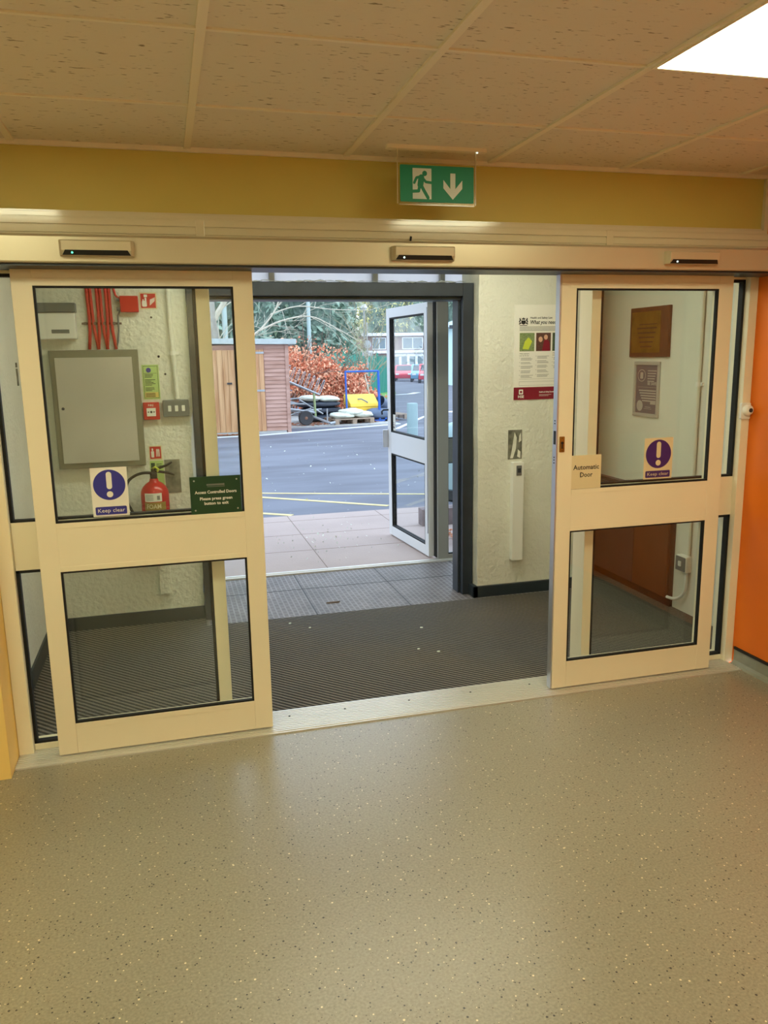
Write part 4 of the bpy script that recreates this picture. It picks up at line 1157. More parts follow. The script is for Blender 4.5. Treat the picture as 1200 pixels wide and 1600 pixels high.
# ------------------------------------------------------------------ shed
SY = 13.45
t = thing('garden_shed', 'wooden shed with boarded door and horizontal siding across the yard', 'shed', (0, SY, 0))
b = MB()
nb = 22
for k in range(nb):
    z0 = .05 + k * (1.80 - .05) / nb; z1 = z0 + (1.80 - .05) / nb
    b.prism([(-.022, z0), (0, z0), (0, z1), (-.004, z1)], 1.50, 1.955, 0, 'x')
b.box(-1.6, 1.955, 0, .06, .0, 1.80)
b.box(1.93, 1.99, 0, 2.2, .0, 1.78)
b.box(-1.6, -1.55, 0, 2.2, 0, 1.78).box(-1.6, 1.99, 2.15, 2.2, 0, 1.7)
b.build('wall_boards', 'siding', t)
MB().box(1.935, 2.01, -.04, .03, 0, 1.80).build('corner_post', 'siding', t, .004)
MB().box(-1.7, 1.935, -.012, .0, 1.72, 1.80).build('fascia', 'siding', t)
b = MB(); b.add([(-1.8, -.15, 1.86), (2.16, -.15, 1.80), (2.16, 2.4, 1.72), (-1.8, 2.4, 1.78), (-1.8, -.15, 1.965), (2.16, -.15, 1.905), (2.16, 2.4, 1.80), (-1.8, 2.4, 1.86)],
              [(0, 3, 2, 1), (4, 5, 6, 7), (0, 1, 5, 4), (1, 2, 6, 5), (2, 3, 7, 6), (3, 0, 4, 7)])
b.build('roof', 'shed_roof', t, .004)
for dx0, dx1, hd in ((.44, 1.0, .785), (1.005, 1.495, None)):
    b = MB(); n_ = 5; wd = (dx1 - dx0) / n_
    for k in range(n_): b.box(dx0 + k * wd + .003, dx0 + (k + 1) * wd - .003, -.04, -.012, .05, 1.70)
    b.box(dx0, dx1, -.014, 0, .05, 1.70)
    d = b.build('door', 'door_boards', t)
    if hd: MB().box(hd - .05, hd + .05, -.06, -.04, 1.02, 1.055).lathe([(.018, 0), (.018, .03)], hd + .03, -.075, 1.04, 10, 0, 'y').build('hasp', 'steel_dark', d)
    else:
        MB().box(1.22, 1.49, -.05, -.04, .86, .90).build('strap_hinge', 'galv', d)
        MB().box(1.25, 1.5, -.05, -.04, 1.62, 1.66).build('strap_hinge', 'galv', d)
MB().box(-1.2, .43, -.04, -.012, .05, 1.70).build('boarding', 'door_boards', t)
MB().box(-1.6, 1.9, -.12, .02, 0, .045).build('step', 'kerb', t)
# leaf litter drifts
def litter(name, cx, cy, sx, sy, n_, lab, seed, z=0.0, m_='dead_leaves', hgt=.03, size=.05):
    b = MB(); rr = random.Random(seed)
    for i in range(n_):
        a = rr.uniform(0, 2 * PI); r_ = rr.random() ** .6
        x, y = cx + sx * r_ * math.cos(a), cy + sy * r_ * math.sin(a); s = size * rr.uniform(.6, 1.2); tt = rr.uniform(0, PI)
        zz = z + .004 + rr.random() * hgt
        v = [(x + s * math.cos(tt + q * PI / 2) * (1 if q % 2 else .6), y + s * math.sin(tt + q * PI / 2) * (1 if q % 2 else .6), zz + rr.uniform(-.003, .018)) for q in range(4)]
        b.add(v, [(0, 1, 2, 3)])
    return tag(b.build(name, m_), lab, 'leaves', None, 'stuff')
litter('leaf_litter', .75, 13.1, .45, .12, 160, 'orange drift of fallen leaves at the foot of the shed door', 1)
litter('leaf_litter', 2.6, 14.9, .55, .5, 380, 'brown fallen leaves under the trailer', 2)
litter('leaf_litter', 3.6, 14.9, 1.2, .3, 260, 'fallen leaves along the pallets', 5)
litter('leaf_litter', 1.83, 3.05, .25, .22, 90, 'dry leaves inside the low brick planter', 6, 0.03, 'dead_leaves', .05, .025)
litter('leaf_litter', 1.6, 8.5, 3.2, 3.2, 90, 'scattered pale leaf scraps over the yard', 8, 0, 'bag_white', .0, .015)
litter('leaf_litter', .75, 3.5, .7, .9, 70, 'scattered pale leaf scraps on the paving', 9, 0.003, 'bag_white', .0, .010)
# kerbed strip the clutter stands on
tag(MB().box(2.05, 4.6, 14.3, 17.6, 0, .03).build('concrete_pad', 'kerb'), 'pale concrete strip under the trailer and pallets', 'paving')

# ------------------------------------------------------------------ bike rack on trailer, wheel
t = thing('bike_rack', 'galvanised bicycle rack leaning down across the trailer post', 'bike rack', (0, 14.7, 0))
p0, p1 = Vector((2.02, 0, 1.08)), Vector((2.86, 0, .70))
b = MB()
for dy in (0, .35): b.tube([p0 + Vector((0, dy, 0)), p1 + Vector((0, dy, 0))], .022, 8)
for k in range(7): 
    q = p0.lerp(p1, k / 6); b.tube([q, q + Vector((0, .35, 0))], .014, 6)
b.build('base_rails', 'galv', t)
up = Vector((.38, 0, .84)).normalized()
for k in range(8):
    q = p0.lerp(p1, .06 + k * .13); hh = .33
    MB().tube(smooth([q, q + up * hh * .9, q + up * hh + Vector((.02, .04, 0)), q + up * hh * .9 + Vector((.05, .08, -.01)), q + Vector((.05, .08, -.02))], 3), .009, 6).build('wheel_hoop', 'galv', t)
t = thing('trailer', 'old grey trailer frame with one tyre beside the shed', 'trailer', (0, 14.7, 0))
b = MB()
for dy, z in ((0, .30), (1.0, .42)): b.tube([(2.05, dy, z + .12), (2.75, dy, z)], .03, 6)
b.tube([(2.05, 0, .52), (2.6, .3, .48)], .02, 6).tube([(2.05, .1, .36), (2.9, .4, .32)], .02, 6).tube([(2.1, .0, .24), (2.7, .2, .38)], .02, 6).tube([(2.05, .5, .3), (3.0, .5, .34)], .022, 6)
b.tube([(2.05, .0, .62), (2.45, .2, .62)], .018, 6).tube([(2.4, 0, .6), (2.95, .1, .26)], .018, 6)
b.build('frame_rails', 'galv', t)
w_ = MB().lathe([(.09, -.05), (.15, -.06), (.165, -.03), (.165, .03), (.15, .06), (.09, .05)], 2.52, -.12, .195, 32, 0, 'y').build('tyre', 'tyre', t, 0, True, 40)
MB().lathe([(.088, -.045), (.05, -.035), (.03, -.055), (.012, -.06)], 2.52, -.12, .195, 24, 0, 'y').build('wheel_hub', 'rust', w_)
MB().tube([(2.74, 0, .73), (2.76, 0, .18)], .027, 8).build('upright', 'lime_post', t)
MB().tube([(2.68, -.02, .22), (3.02, -.35, .08)], .028, 6).tube([(3.02, -.35, .07), (3.14, -.35, .09)], .035, 6).tube([(2.97, -.3, .1), (2.97, -.3, .4)], .018, 6).build('drawbar', 'galv', t)

# tarpaulin stack, bags on a pallet, grit bin, blue frame
def blob(name, cx, cy, cz, sx, sy, sz, m_, parent, seed, amp=.12, sub=3, flat=.0):
    bm = bmesh.new(); bmesh.ops.create_icosphere(bm, subdivisions=sub, radius=1)
    from mathutils import noise as nz
    for v in bm.verts:
        d = 1 + amp * nz.noise(v.co * 1.8 + Vector((seed * 3.1, 0, 0))) * 2
        c = v.co * d
        e = .65
        c = Vector((math.copysign(abs(c.x) ** e, c.x), math.copysign(abs(c.y) ** e, c.y), c.z))
        v.co = Vector((cx + c.x * sx, cy + c.y * sy, max(cz + c.z * sz, flat)))
    me = bpy.data.meshes.new(name); bm.to_mesh(me); bm.free()
    me.materials.append(M[m_]); me.polygons.foreach_set('use_smooth', [True] * len(me.polygons))
    o = bpy.data.objects.new(name, me); COL.objects.link(o)
    if parent: o.parent = parent
    return o
for i, (x, z, sx, m_, lab) in enumerate(((3.0, .13, .50, 'tarp_dark', 'lowest dark sheet bundle of the stack behind the trailer'), (3.05, .29, .52, 'tarp_dark', 'dark sheet bundle in the middle of the stack behind the trailer'), (3.0, .44, .54, 'tarp_dark', 'upper dark sheet bundle of the stack behind the trailer'))):
    o = blob('sheet_bundle', 0, 0, 0, sx, .35, .085, m_, None, i + 1, .08, 3, -10); o.location = (x, 15.6, z)
    tag(o, lab, 'tarpaulin', 'stacked dark sheet bundles')
for i, (x, y, z, lab) in enumerate(((2.78, 15.55, .58, 'pale sack on the left of the dark stack'), (3.22, 15.55, .56, 'pale sack on the right of the dark stack'))):
    o = blob('sack', 0, 0, 0, .27, .3, .065, 'bag_white', None, 11 + i, .12, 3, -10); o.location = (x, y, z); tag(o, lab, 'sack', 'pale sacks on the dark stack')
def pallet(x, y, L, W, lab):
    t = thing('pallet', lab, 'pallet', (x, y, .03), (0, 0, math.radians(8)), 'wooden pallets')
    for k in range(5): MB().box(0, L, k * W / 5, k * W / 5 + W / 5 - .04, .10, .122).build('deck_board', 'pallet_wood', t)
    for x0 in (0, L / 2 - .05, L - .1):
        for y0 in (0, W / 2 - .05, W - .1): MB().box(x0, x0 + .1, y0, y0 + .1, 0, .10).build('block', 'pallet_wood', t)
pallet(3.15, 14.4, .95, .8, 'weathered pallet under the white sacks')
pallet(4.25, 15.2, .9, .7, 'low weathered pallet under the yellow grit bin')
for i, (x, y, z, lab) in enumerate(((3.38, 14.75, .21, 'white sack lying on the left of the pallet'), (3.85, 14.85, .22, 'white sack lying on the right of the pallet'), (3.6, 14.8, .29, 'white sack on top of the two others on the pallet'))):
    o = blob('sack', 0, 0, 0, .27, .27, .07, 'bag_white', None, 21 + i, .14, 3, -10); o.location = (x, y, z); tag(o, lab, 'sack', 'white sacks on the pallet')
t = thing('grit_bin', 'yellow plastic grit bin inside the blue metal frame', 'grit bin', (4.02, 15.4, .14), (0, 0, math.radians(4)))
b = MB(); b.prism([(-.26, .0), (.24, 0), (.24, .26), (-.28, .22)], -.36, .30, 0, 'x')
b.build('bin_body', 'grit_yellow', t, .01)
b = MB(); b.prism([(-.30, .225), (.26, .265), (.26, .50), (.05, .50), (-.28, .30)], -.38, .32, 0, 'x')
ld = b.build('lid', 'grit_yellow', t, .015)
MB().tube([(-.16, -.16, .40), (-.08, -.2, .405), (.02, -.27, .345), (.05, -.29, .32)], .014, 6).build('lid_handle', 'bucket_grey', ld)
t = thing('bucket', 'grey bucket tipped on its side right of the yellow grit bin', 'bucket', (4.50, 15.3, .42), (math.radians(35), math.radians(-60), 0))
b = MB(); b.lathe([(.10, -.14), (.11, -.13), (.15, .14), (.14, .14), (.1, -.12)], 0, 0, 0, 22); b.build('tub', 'bucket_grey', t, 0, True, 40)
tag(blob('folded_tarpaulin', 4.35, 15.1, .2, .36, .25, .13, 'bucket_grey', None, 31, .1, 3, .03), 'blue-grey folded sheet under the tipped bucket', 'tarpaulin')
t = thing('blue_frame', 'tall blue steel frame standing round the yellow grit bin', 'metal frame', (0, 14.95, .03))
b = MB()
b.tube([(3.55, 0, 0), (3.53, 0, 1.17)], .022, 8); b.build('upright', 'blue_steel', t)
MB().tube([(4.33, 0, 0), (4.31, 0, 1.17)], .03, 8).build('upright', 'blue_steel', t)
MB().tube([(3.53, 0, 1.16), (4.31, 0, 1.16)], .022, 8).build('crossbar', 'blue_steel', t)
MB().box(4.2, 4.5, -.03, .03, 0, .04).box(4.45, 4.5, -.03, .03, 0, .12).build('foot', 'blue_steel', t)
tag(MB().tube([(4.2, 15.8, 1.1), (4.32, 15.75, .5)], .014, 6).build('tool_handle', 'bark_pale'), 'pale tool handle standing behind the yellow grit bin', 'tool')

# ------------------------------------------------------------------ vegetation
rng = np.random.default_rng(11)
def leaf_mesh(name, pts, size, m_, parent=None, aspect=.6, vert=0.0):
    pts = np.asarray(pts); n_ = len(pts)
    d1 = rng.normal(size=(n_, 3)); d1[:, 2] *= (1 - vert); d1 /= np.linalg.norm(d1, axis=1)[:, None]
    d2 = rng.normal(size=(n_, 3)); d2 = np.cross(d1, d2); d2 /= np.linalg.norm(d2, axis=1)[:, None]
    s = size * rng.uniform(.6, 1.3, (n_, 1))
    a = pts - d1 * s; c = pts + d1 * s; b_ = pts - d2 * s * aspect; d = pts + d2 * s * aspect
    v = np.stack([a, b_, c, d], 1).reshape(-1, 3)
    me = bpy.data.meshes.new(name)
    me.vertices.add(n_ * 4); me.vertices.foreach_set('co', v.astype(np.float32).ravel())
    me.loops.add(n_ * 4); me.loops.foreach_set('vertex_index', np.arange(n_ * 4, dtype=np.int32))
    me.polygons.add(n_); me.polygons.foreach_set('loop_start', np.arange(0, n_ * 4, 4, dtype=np.int32))
    me.materials.append(M[m_]); me.update(calc_edges=True); me.validate()
    o = bpy.data.objects.new(name, me); COL.objects.link(o)
    if parent: o.parent = parent
    return o
def twigs(b, p, d, L, r, depth, rr, spread=.6, grav=0.0):
    pts = [p]; q = p; dd = d.copy()
    for k in range(4):
        dd = (dd + Vector((rr.uniform(-1, 1), rr.uniform(-1, 1), rr.uniform(-1, 1) - grav)) * .16).normalized()
        q = q + dd * L / 4; pts.append(q)
    b.tube(pts, [r * (1 - .14 * k) for k in range(5)], 5, 0, False)
    if depth > 0:
        for k in range(3 if depth > 1 else 3):
            i = rr.choice((1, 2, 3, 4, 4))
            nd = (dd + Vector((rr.uniform(-1, 1), rr.uniform(-1, 1), rr.uniform(-.7, 1))) * spread).normalized()
            twigs(b, pts[i], nd, L * rr.uniform(.55, .8), r * .55, depth - 1, rr, spread, grav)
# copper beech bushes behind the clutter
def bush(x, y, rx, ry, h, n_, lab, dark, seed):
    t = thing('beech_bush', lab, 'bush', (x, y, 0), (0, 0, 0), 'copper beech bushes beside the shed')
    b = MB(); rr = random.Random(seed)
    for k in range(6): twigs(b, Vector((rr.uniform(-.2, .2), rr.uniform(-.2, .2), 0)), Vector((rr.uniform(-.7, .7), rr.uniform(-.4, .4), 1)).normalized(), h * .6, .025, 2, rr, .9)
    b.build('branches', 'twig', t)
    cl = rng.normal(size=(60, 3)); cl /= np.linalg.norm(cl, axis=1)[:, None]; cl *= rng.uniform(.35, .95, (60, 1))
    pts = cl[rng.integers(0, 60, n_)] + rng.normal(scale=.15, size=(n_, 3))
    pts = pts * np.array([rx, ry, h / 2]) + np.array([0, 0, h / 2]); pts = pts[pts[:, 2] > .03]
    k = rng.random(len(pts)) < dark
    leaf_mesh('foliage', pts[~k], .042, 'beech_leaf', t); leaf_mesh('foliage', pts[k], .045, 'beech_leaf_dark', t)
bush(2.75, 17.8, .9, .8, 2.05, 5200, 'leftmost copper beech bush rising beside the shed corner', .3, 1)
bush(3.7, 18.2, .9, .8, 1.75, 4800, 'middle copper beech bush behind the dark stack', .45, 2)
bush(4.3, 18.4, .65, .7, 1.4, 3600, 'copper beech bush behind the blue frame', .45, 3)
bush(4.95, 18.9, .5, .5, .75, 1500, 'low copper beech bush at the right end by the green fence', .6, 4)

# background conifers
def conifer(x, y, h, r, m_, lab, cat, n_=5200, shape='cone', trunkm='bark_brown', low=.05):
    t = thing('evergreen_tree' if shape == 'cone' else 'leafy_tree', lab, cat, (x, y, gz(y)), (0, 0, 0), 'background trees beyond the yard')
    MB().tube([(0, 0, 0), (.1, 0, h * .5), (0, .1, h * .92)], [.22, .15, .05], 8).build('trunk', trunkm, t)
    u = rng.random(n_); a = rng.random(n_) * 2 * PI
    z = low + (1 - low) * u
    if shape == 'cone': R0 = r * (1 - z * .55)
    else: R0 = r * np.sqrt(np.clip(1 - ((z - .55) / .5) ** 2, .02, 1))
    layer = .78 + .22 * np.sin(z * h * 4.5 + a * 2)
    rad = R0 * layer * np.sqrt(rng.uniform(.45, 1, n_))
    pts = np.stack([rad * np.cos(a), rad * np.sin(a), z * h + rng.normal(scale=.1, size=n_)], 1)
    leaf_mesh('foliage', pts, .22, m_, t, .33)
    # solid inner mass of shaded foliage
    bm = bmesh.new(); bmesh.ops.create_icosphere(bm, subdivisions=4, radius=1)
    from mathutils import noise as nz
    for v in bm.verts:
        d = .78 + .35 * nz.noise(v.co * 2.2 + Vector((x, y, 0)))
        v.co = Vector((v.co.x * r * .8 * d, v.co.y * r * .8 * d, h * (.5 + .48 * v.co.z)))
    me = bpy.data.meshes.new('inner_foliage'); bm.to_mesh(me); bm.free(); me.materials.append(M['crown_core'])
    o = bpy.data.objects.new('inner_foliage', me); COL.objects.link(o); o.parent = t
cf = [(-1.5, 27, 11, 2.0, 'needle', 'dark evergreen tree left of the shed roof'), (2.4, 27.5, 12, 1.9, 'needle', 'tall dark evergreen tree directly behind the shed'),
      (5.9, 30.5, 12, 1.9, 'needle', 'dense evergreen tree behind the lamp post'), (8.3, 38.5, 12, 1.7, 'needle_pale', 'paler evergreen tree behind the bare shrub'),
      (4.6, 36, 13, 3.2, 'needle_pale', 'far pale evergreen tree between two darker ones'),
      (-6.5, 30, 12, 3.5, 'needle', 'evergreen tree far left, outside the doorway view'),
      (-13, 26, 13, 3.5, 'needle_pale', 'unseen evergreen tree added beside the yard to darken the outer leaf glass reflection'), (-20, 21, 13, 3.8, 'needle', 'outermost unseen evergreen tree added left of the yard to darken the reflection'), (-22, 12, 13, 3.8, 'needle_pale', 'unseen evergreen tree added closest to the building on the left to darken the reflection')]  # these three added out of view to darken the sky mirrored in the leaf
for q in cf: conifer(q[0], q[1], q[2], q[3], q[4], q[5], 'tree')
cf2 = [(12.5, 60, 13, 3, 'leaf_yellow', 'yellowing tree beside the brick building'), (26.5, 97, 15, 4.5, 'leaf_yellow', 'yellow-green tree directly behind the brick building'), (32, 99, 14, 5, 'needle_pale', 'grey-green tree behind the right end of the brick building'),
       (37.5, 98, 14, 5, 'needle', 'dark green tree behind the white building')]
for q in cf2: conifer(q[0], q[1], q[2], q[3], q[4], q[5], 'tree', 5200, 'round')
# bare trees
def bare_tree(x, y, lab, trunk, mains, m_, seed, r0=.2, depth=3):
    t = thing('bare_tree', lab, 'tree', (x, y, 0))
    MB().tube([Vector(p) for p in trunk], [r0, r0 * .9, r0 * .75, r0 * .5][:len(trunk)], 10).build('trunk', m_, t, 0, True)
    b = MB(); rr = random.Random(seed)
    for (pts, r_) in mains:
        P = smooth(pts, 4); b.tube(P, [r_ * (1 - .75 * i / len(P)) for i in range(len(P))], 6, 0, False)
        for k in range(2, len(P), 2):
            d = (P[k] - P[k - 1]).normalized()
            twigs(b, P[k], (d + Vector((rr.uniform(-1, 1), rr.uniform(-.8, .8), rr.uniform(-.9, .9)))).normalized(), rr.uniform(.5, 1.0), r_ * .28, depth - 1, rr, .8)
    b.build('branches', 'bark_pale', t)
bare_tree(.6, 17.5, 'bare pale-barked tree rising behind the shed roof', [(0.15, 0, 0), (.18, 0, 1.4), (.1, 0, 2.6), (.05, 0, 5.0)],
          [([(.45, 0, 1.5), (.15, 0, 2.2), (-.15, 0, 3.0), (-.2, 0, 3.6)], .07), ([(.15, 0, 2.4), (.55, -.1, 3.0), (1.0, -.2, 3.4), (1.4, -.2, 4.2)], .08),
           ([(.9, 0, 1.95), (1.35, 0, 2.25), (1.75, 0, 2.75), (1.95, 0, 3.3)], .035), ([(1.3, 0, 2.2), (1.9, 0, 2.45), (2.6, 0, 2.55), (3.2, 0, 2.3), (3.9, 0, 1.9)], .028),
           ([(1.6, 0, 2.6), (2.3, 0, 2.8), (3.2, 0, 2.72), (4.2, 0, 2.7)], .02), ([(.15, 0, 1.9), (.5, 0, 2.0), (.95, .0, 1.95)], .04)], 'bark_grey', 5, .2)
t = thing('bare_shrub', 'bare pale twiggy shrub above the copper beech bushes', 'shrub', (5.9, 22.5, 0), (0, 0, 0))
b = MB(); rr = random.Random(14)
for k in range(8): twigs(b, Vector((rr.uniform(-.3, .3), rr.uniform(-.3, .3), .2)), Vector((rr.uniform(-.5, .5), rr.uniform(-.3, .3), 1)).normalized(), rr.uniform(1.3, 1.8), .02, 3, rr, .6)
b.build('branches', 'shrub_twig', t)
# lamp posts and sign poles
t = thing('lamp_post', 'tall pale grey lamp post rising from the beech bushes', 'lamp post', (4.5, 25, gz(25)))
MB().tube([(0, 0, 0), (0, 0, 1.6), (0, 0, 1.62), (-.02, 0, 8)], [.11, .11, .075, .055], 12).build('pole', 'lamp_post', t, 0, True, 40)
MB().tube([(-.02, 0, 7.95), (-.3, 0, 8.1), (-.9, 0, 8.12)], .04, 8).rrect(-1.5, -.8, -.12, .12, .05, 8.05, 8.17).build('lantern', 'lamp_post', t)
t = thing('lamp_post', 'pale grey column behind the bare tree left of the doorway', 'lamp post', (1.6, 24.8, gz(24.8)))
MB().tube([(0, 0, 0), (0, 0, 8)], .09, 12).build('pole', 'lamp_post', t, 0, True, 40)
MB().tube([(0, 0, 7.95), (-.3, 0, 8.1), (-.9, 0, 8.12)], .04, 8).build('lantern', 'lamp_post', t)
t = thing('sign_pole', 'thin grey sign pole in front of the green fence', 'sign pole', (6.45, 24.5, gz(24.5)))
MB().tube([(0, 0, 0), (0, 0, 2.75)], .03, 8).build('pole', 'galv', t)
MB().lathe([(.14, 0), (.14, .02)], 0, -.05, 2.0, 24, 0, 'y').box(-.2, .2, -.05, -.03, 1.6, 1.72).build('sign_plate', 'galv', t)
t = thing('sign_pole', 'short pole with a small lantern beside the brick building', 'sign pole', (10.2, 40, gz(40)))
MB().tube([(0, 0, 0), (0, 0, 4.4)], .05, 8).build('pole', 'galv', t)
MB().lathe([(.08, 0), (.2, .12), (.1, .3)], 0, 0, 4.3, 12).build('lantern', 'win_white', t)

# green palisade fence with mesh panels
t = thing('palisade_fence', 'green metal palisade fence beyond the beech bushes', 'fence', (0, 0, 0))
A, B_ = Vector((4.6, 23.2)), Vector((9.4, 32.0))
b = MB(); n_ = 66
dn = (B_ - A).normalized()
for k in range(n_):
    p = A.lerp(B_, (k + .5) / n_); zb = gz(p.y)
    hw_ = dn * .05
    b.add([(p.x - hw_.x, p.y - hw_.y, zb + .03), (p.x + hw_.x, p.y + hw_.y, zb + .03), (p.x + hw_.x, p.y + hw_.y, zb + 1.62), (p.x, p.y, zb + 1.72), (p.x - hw_.x, p.y - hw_.y, zb + 1.62),
           (p.x - hw_.x + .01, p.y - hw_.y - .01, zb + .03), (p.x + hw_.x + .01, p.y + hw_.y - .01, zb + .03), (p.x + hw_.x + .01, p.y + hw_.y - .01, zb + 1.62), (p.x + .01, p.y - .01, zb + 1.72), (p.x - hw_.x + .01, p.y - hw_.y - .01, zb + 1.62)],
          [(4, 3, 2, 1, 0), (5, 6, 7, 8, 9), (0, 1, 6, 5), (1, 2, 7, 6), (2, 3, 8, 7), (3, 4, 9, 8), (4, 0, 5, 9)])
b.build('pales', 'palisade', t)
b = MB()
for z in (.35, 1.35): b.tube([(A.x, A.y + .05, gz(A.y) + z), (B_.x, B_.y + .05, gz(B_.y) + z)], .03, 6)
b.build('rails', 'palisade', t)
for k in range(5):
    p = A.lerp(B_, k / 4); MB().box(p.x - .05, p.x + .05, p.y, p.y + .1, gz(p.y) - .02, gz(p.y) + 1.8).build('post', 'palisade', t)
b = MB(); b.add([(4.6, 22.6, gz(22.6) + .0), (6.9, 24.6, gz(24.6)), (9.5, 31.6, gz(31.6)), (8.8, 32.2, gz(32.2)), (4.2, 23.6, gz(23.6)), (4.6, 22.6, gz(22.6) + .12), (6.9, 24.6, gz(24.6) + .12), (9.5, 31.6, gz(31.6) + .12), (8.8, 32.2, gz(32.2) + .12), (4.2, 23.6, gz(23.6) + .12)],
              [(4, 3, 2, 1, 0), (5, 6, 7, 8, 9), (0, 1, 6, 5), (1, 2, 7, 6), (2, 3, 8, 7), (3, 4, 9, 8), (4, 0, 5, 9)])
tag(b.build('grass_verge', 'grass'), 'bright green grass verge at the foot of the green fence', 'grass', None, 'stuff')

# ------------------------------------------------------------------ far buildings
BY = 80; z0 = gz(BY)
t = thing('brick_building', 'two-storey brick building with white framed windows across the car park', 'building', (19.8, BY, z0))
MB().box(0, 16, 0, 8, 0, 4.55).build('walls', 'brick', t)
MB().box(-.3, 16.3, -.5, 8.3, 4.55, 4.85).build('roof_edge', 'win_white', t)
MB().box(.2, 16, -.3, 0, 2.75, 3.05).build('canopy', 'win_white', t)
for k in range(4):
    x = 1.1 + k * 3.3
    wd_ = 1.5 if k == 0 else 2.3
    f = MB().box(x, x + wd_, -.08, 0, 3.15, 4.4).build('window', 'win_white', t)
    MB().box(x + .1, x + wd_ / 2 - .06, -.11, -.08, 3.25, 4.3).box(x + wd_ / 2 + .06, x + wd_ - .1, -.11, -.08, 3.25, 4.3).build('pane', 'win_glass', f)
f = MB().box(3.2, 16, -.08, 0, .9, 2.7).build('window', 'win_white', t)
b = MB()
for k in range(14): b.box(3.4 + k * .9, 3.4 + k * .9 + .6, -.11, -.08, 1.2, 2.4)
b.build('pane', 'win_glass', f)

BX, BY2 = 17.15, 45
z0 = gz(BY2)
t = thing('white_building', 'pale building with grey sloping roof seen through the outer side pane', 'building', (BX, BY2, z0))
MB().box(0, 9, 0, 3.5, 0, 3.62).build('walls', 'hoarding', t)
b = MB(); b.add([(-.4, -.5, 3.6), (9.5, -.5, 3.72), (9.5, 4, 3.7), (-.4, 4, 3.6), (1.5, 1.8, 4.35), (9.5, 1.8, 4.9)], [(0, 1, 5, 4), (1, 2, 5), (2, 3, 4, 5), (3, 0, 4), (3, 2, 1, 0)])
b.build('roof', 'far_roof', t)
MB().box(-.42, 9.5, -.55, -.45, 3.5, 3.72).build('gutter', 'steel_dark', t)
for k in range(3):
    x = .9 + k * 2.2
    f = MB().box(x, x + 1.5, -.06, 0, 2.4, 3.5).build('window', 'win_white', t)
    MB().box(x + .1, x + .5, -.1, -.06, 2.85, 3.4).box(x + .6, x + .95, -.1, -.06, 2.85, 3.4).box(x + 1.05, x + 1.4, -.1, -.06, 2.85, 3.4).box(x + .1, x + .5, -.1, -.06, 2.5, 2.75).box(x + .6, x + .95, -.1, -.06, 2.5, 2.75).box(x + 1.05, x + 1.4, -.1, -.06, 2.5, 2.75).build('pane', 'win_glass', f)
MB().box(0, 9, -.03, 0, 2.2, 2.4).build('brick_band', 'brick', t)
MB().box(0, 9, -.05, 0, 0, .55).build('plinth', 'kerb', t)
t = thing('pink_banner', 'pink banner fixed along the foot of the pale building', 'banner', (BX, BY2 - .08, z0 + .62), FACE)
MB().box(0, 8, 0, .62, 0, .03).build('sheet', 'pink', t)
b = MB()
rr = random.Random(31)
for r_ in range(2):
    x = .9
    while x < 6.5:
        wd_ = rr.uniform(.1, .2); b.box(x, x + wd_, .36 - r_ * .2, .48 - r_ * .2, .031, .035); x += wd_ + .05
b.build('lettering', 'win_white', t)
t = thing('low_wall', 'low pale wall in front of the pink banner', 'wall', (15.6, 40, gz(40)))
MB().box(-.2, 9, 0, .3, -.05, .72).build('wall', 'paving', t)

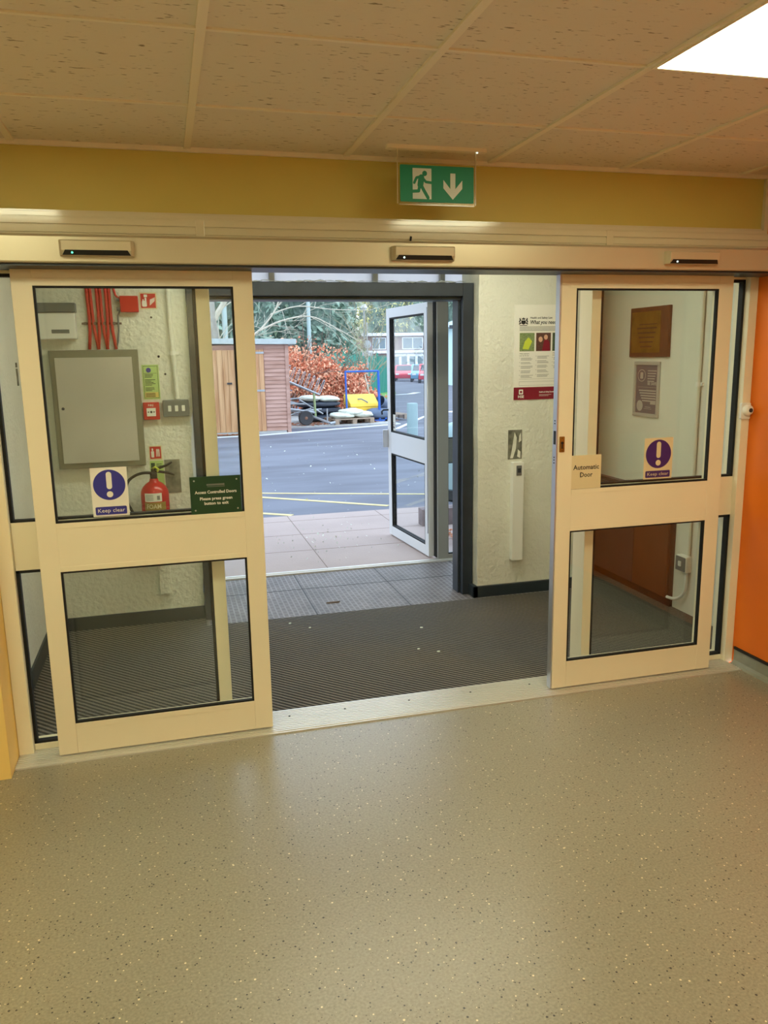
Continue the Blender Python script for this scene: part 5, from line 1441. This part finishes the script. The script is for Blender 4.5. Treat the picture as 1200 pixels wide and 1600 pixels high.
# parked cars
def car(x, y, rot, m_, lab):
    t = thing('car', lab, 'car', (x, y, gz(y)), (0, 0, rot), 'parked cars')
    b = MB()
    side = [(-2.1, .3), (2.05, .3), (2.1, .62), (1.95, .84), (1.05, .95), (.35, 1.42), (-1.15, 1.46), (-1.85, .98), (-2.12, .88)]
    b.prism(side, -.82, .82, 0, 'y'); b.build('body', m_, t, .06)
    b = MB(); b.prism([(.98, .97), (.34, 1.36), (-1.1, 1.39), (-1.7, 1.0)], -.835, .835, 0, 'y'); 
    b.build('side_windows', 'car_glass', t)
    MB().add([(1.06, -.7, .97), (1.06, .7, .97), (.42, .62, 1.40), (.42, -.62, 1.40), (1.03, -.7, .95), (1.03, .7, .95), (.39, .62, 1.38), (.39, -.62, 1.38)], [(0, 1, 2, 3), (7, 6, 5, 4), (0, 4, 5, 1), (1, 5, 6, 2), (2, 6, 7, 3), (3, 7, 4, 0)]).build('windscreen', 'car_glass', t)
    for x_ in (-1.3, 1.3):
        for y_ in (-.78, .78): MB().lathe([(.2, -.1), (.31, -.09), (.31, .09), (.2, .1)], x_, y_, .31, 20, 0, 'y').build('wheel', 'tyre', t)
    MB().box(2.06, 2.12, -.7, -.4, .6, .74).box(2.06, 2.12, .4, .7, .6, .74).build('headlights', 'win_white', t)
car(20.9, 74.5, -1.9, 'car_silver', 'silver car at the far left end of the parked row')
car(20.9, 68.3, -1.9, 'car_red', 'red car second from the left in the parked row')
car(20.7, 62.6, -1.9, 'car_blue', 'light blue car between the two red cars')
car(19.6, 57, -1.9, 'car_red', 'red car at the right end of the parked row, nearest to the doors')

# bollard, bin, planter near the entrance
t = thing('bollard', 'pale green-grey bollard seen through the open outer leaf', 'bollard', (3.86, 10.85, 0))
MB().lathe([(.10, 0), (.10, .66), (.095, .68), (.03, .685)], 0, 0, 0, 24).build('post', 'teal_grey', t, 0, True, 40)
t = thing('litter_bin', 'rounded pale grey-green litter bin just outside the outer side pane', 'litter bin', (2.62, 4.9, 0))
MB().lathe([(.27, .12), (.30, .14), (.31, .62), (.30, .70), (.24, .80), (.16, .83)], 0, 0, 0, 36).build('body', 'teal_grey', t, 0, True, 50)
MB().lathe([(.25, .0), (.28, .02), (.27, .12)], 0, 0, 0, 36).build('base', 'black', t)
MB().box(-.2, .2, -.31, -.2, .60, .69).build('opening', 'black', t)
t = thing('brick_planter', 'low brick planter edge holding dry leaves outside the side pane', 'planter', (0, 0, 0))
MB().box(1.72, 3.2, 3.65, 3.78, 0.004, .16).box(3.1, 3.2, 2.62, 3.65, .004, .16).build('brick_edge', 'brick_planter', t, .004)
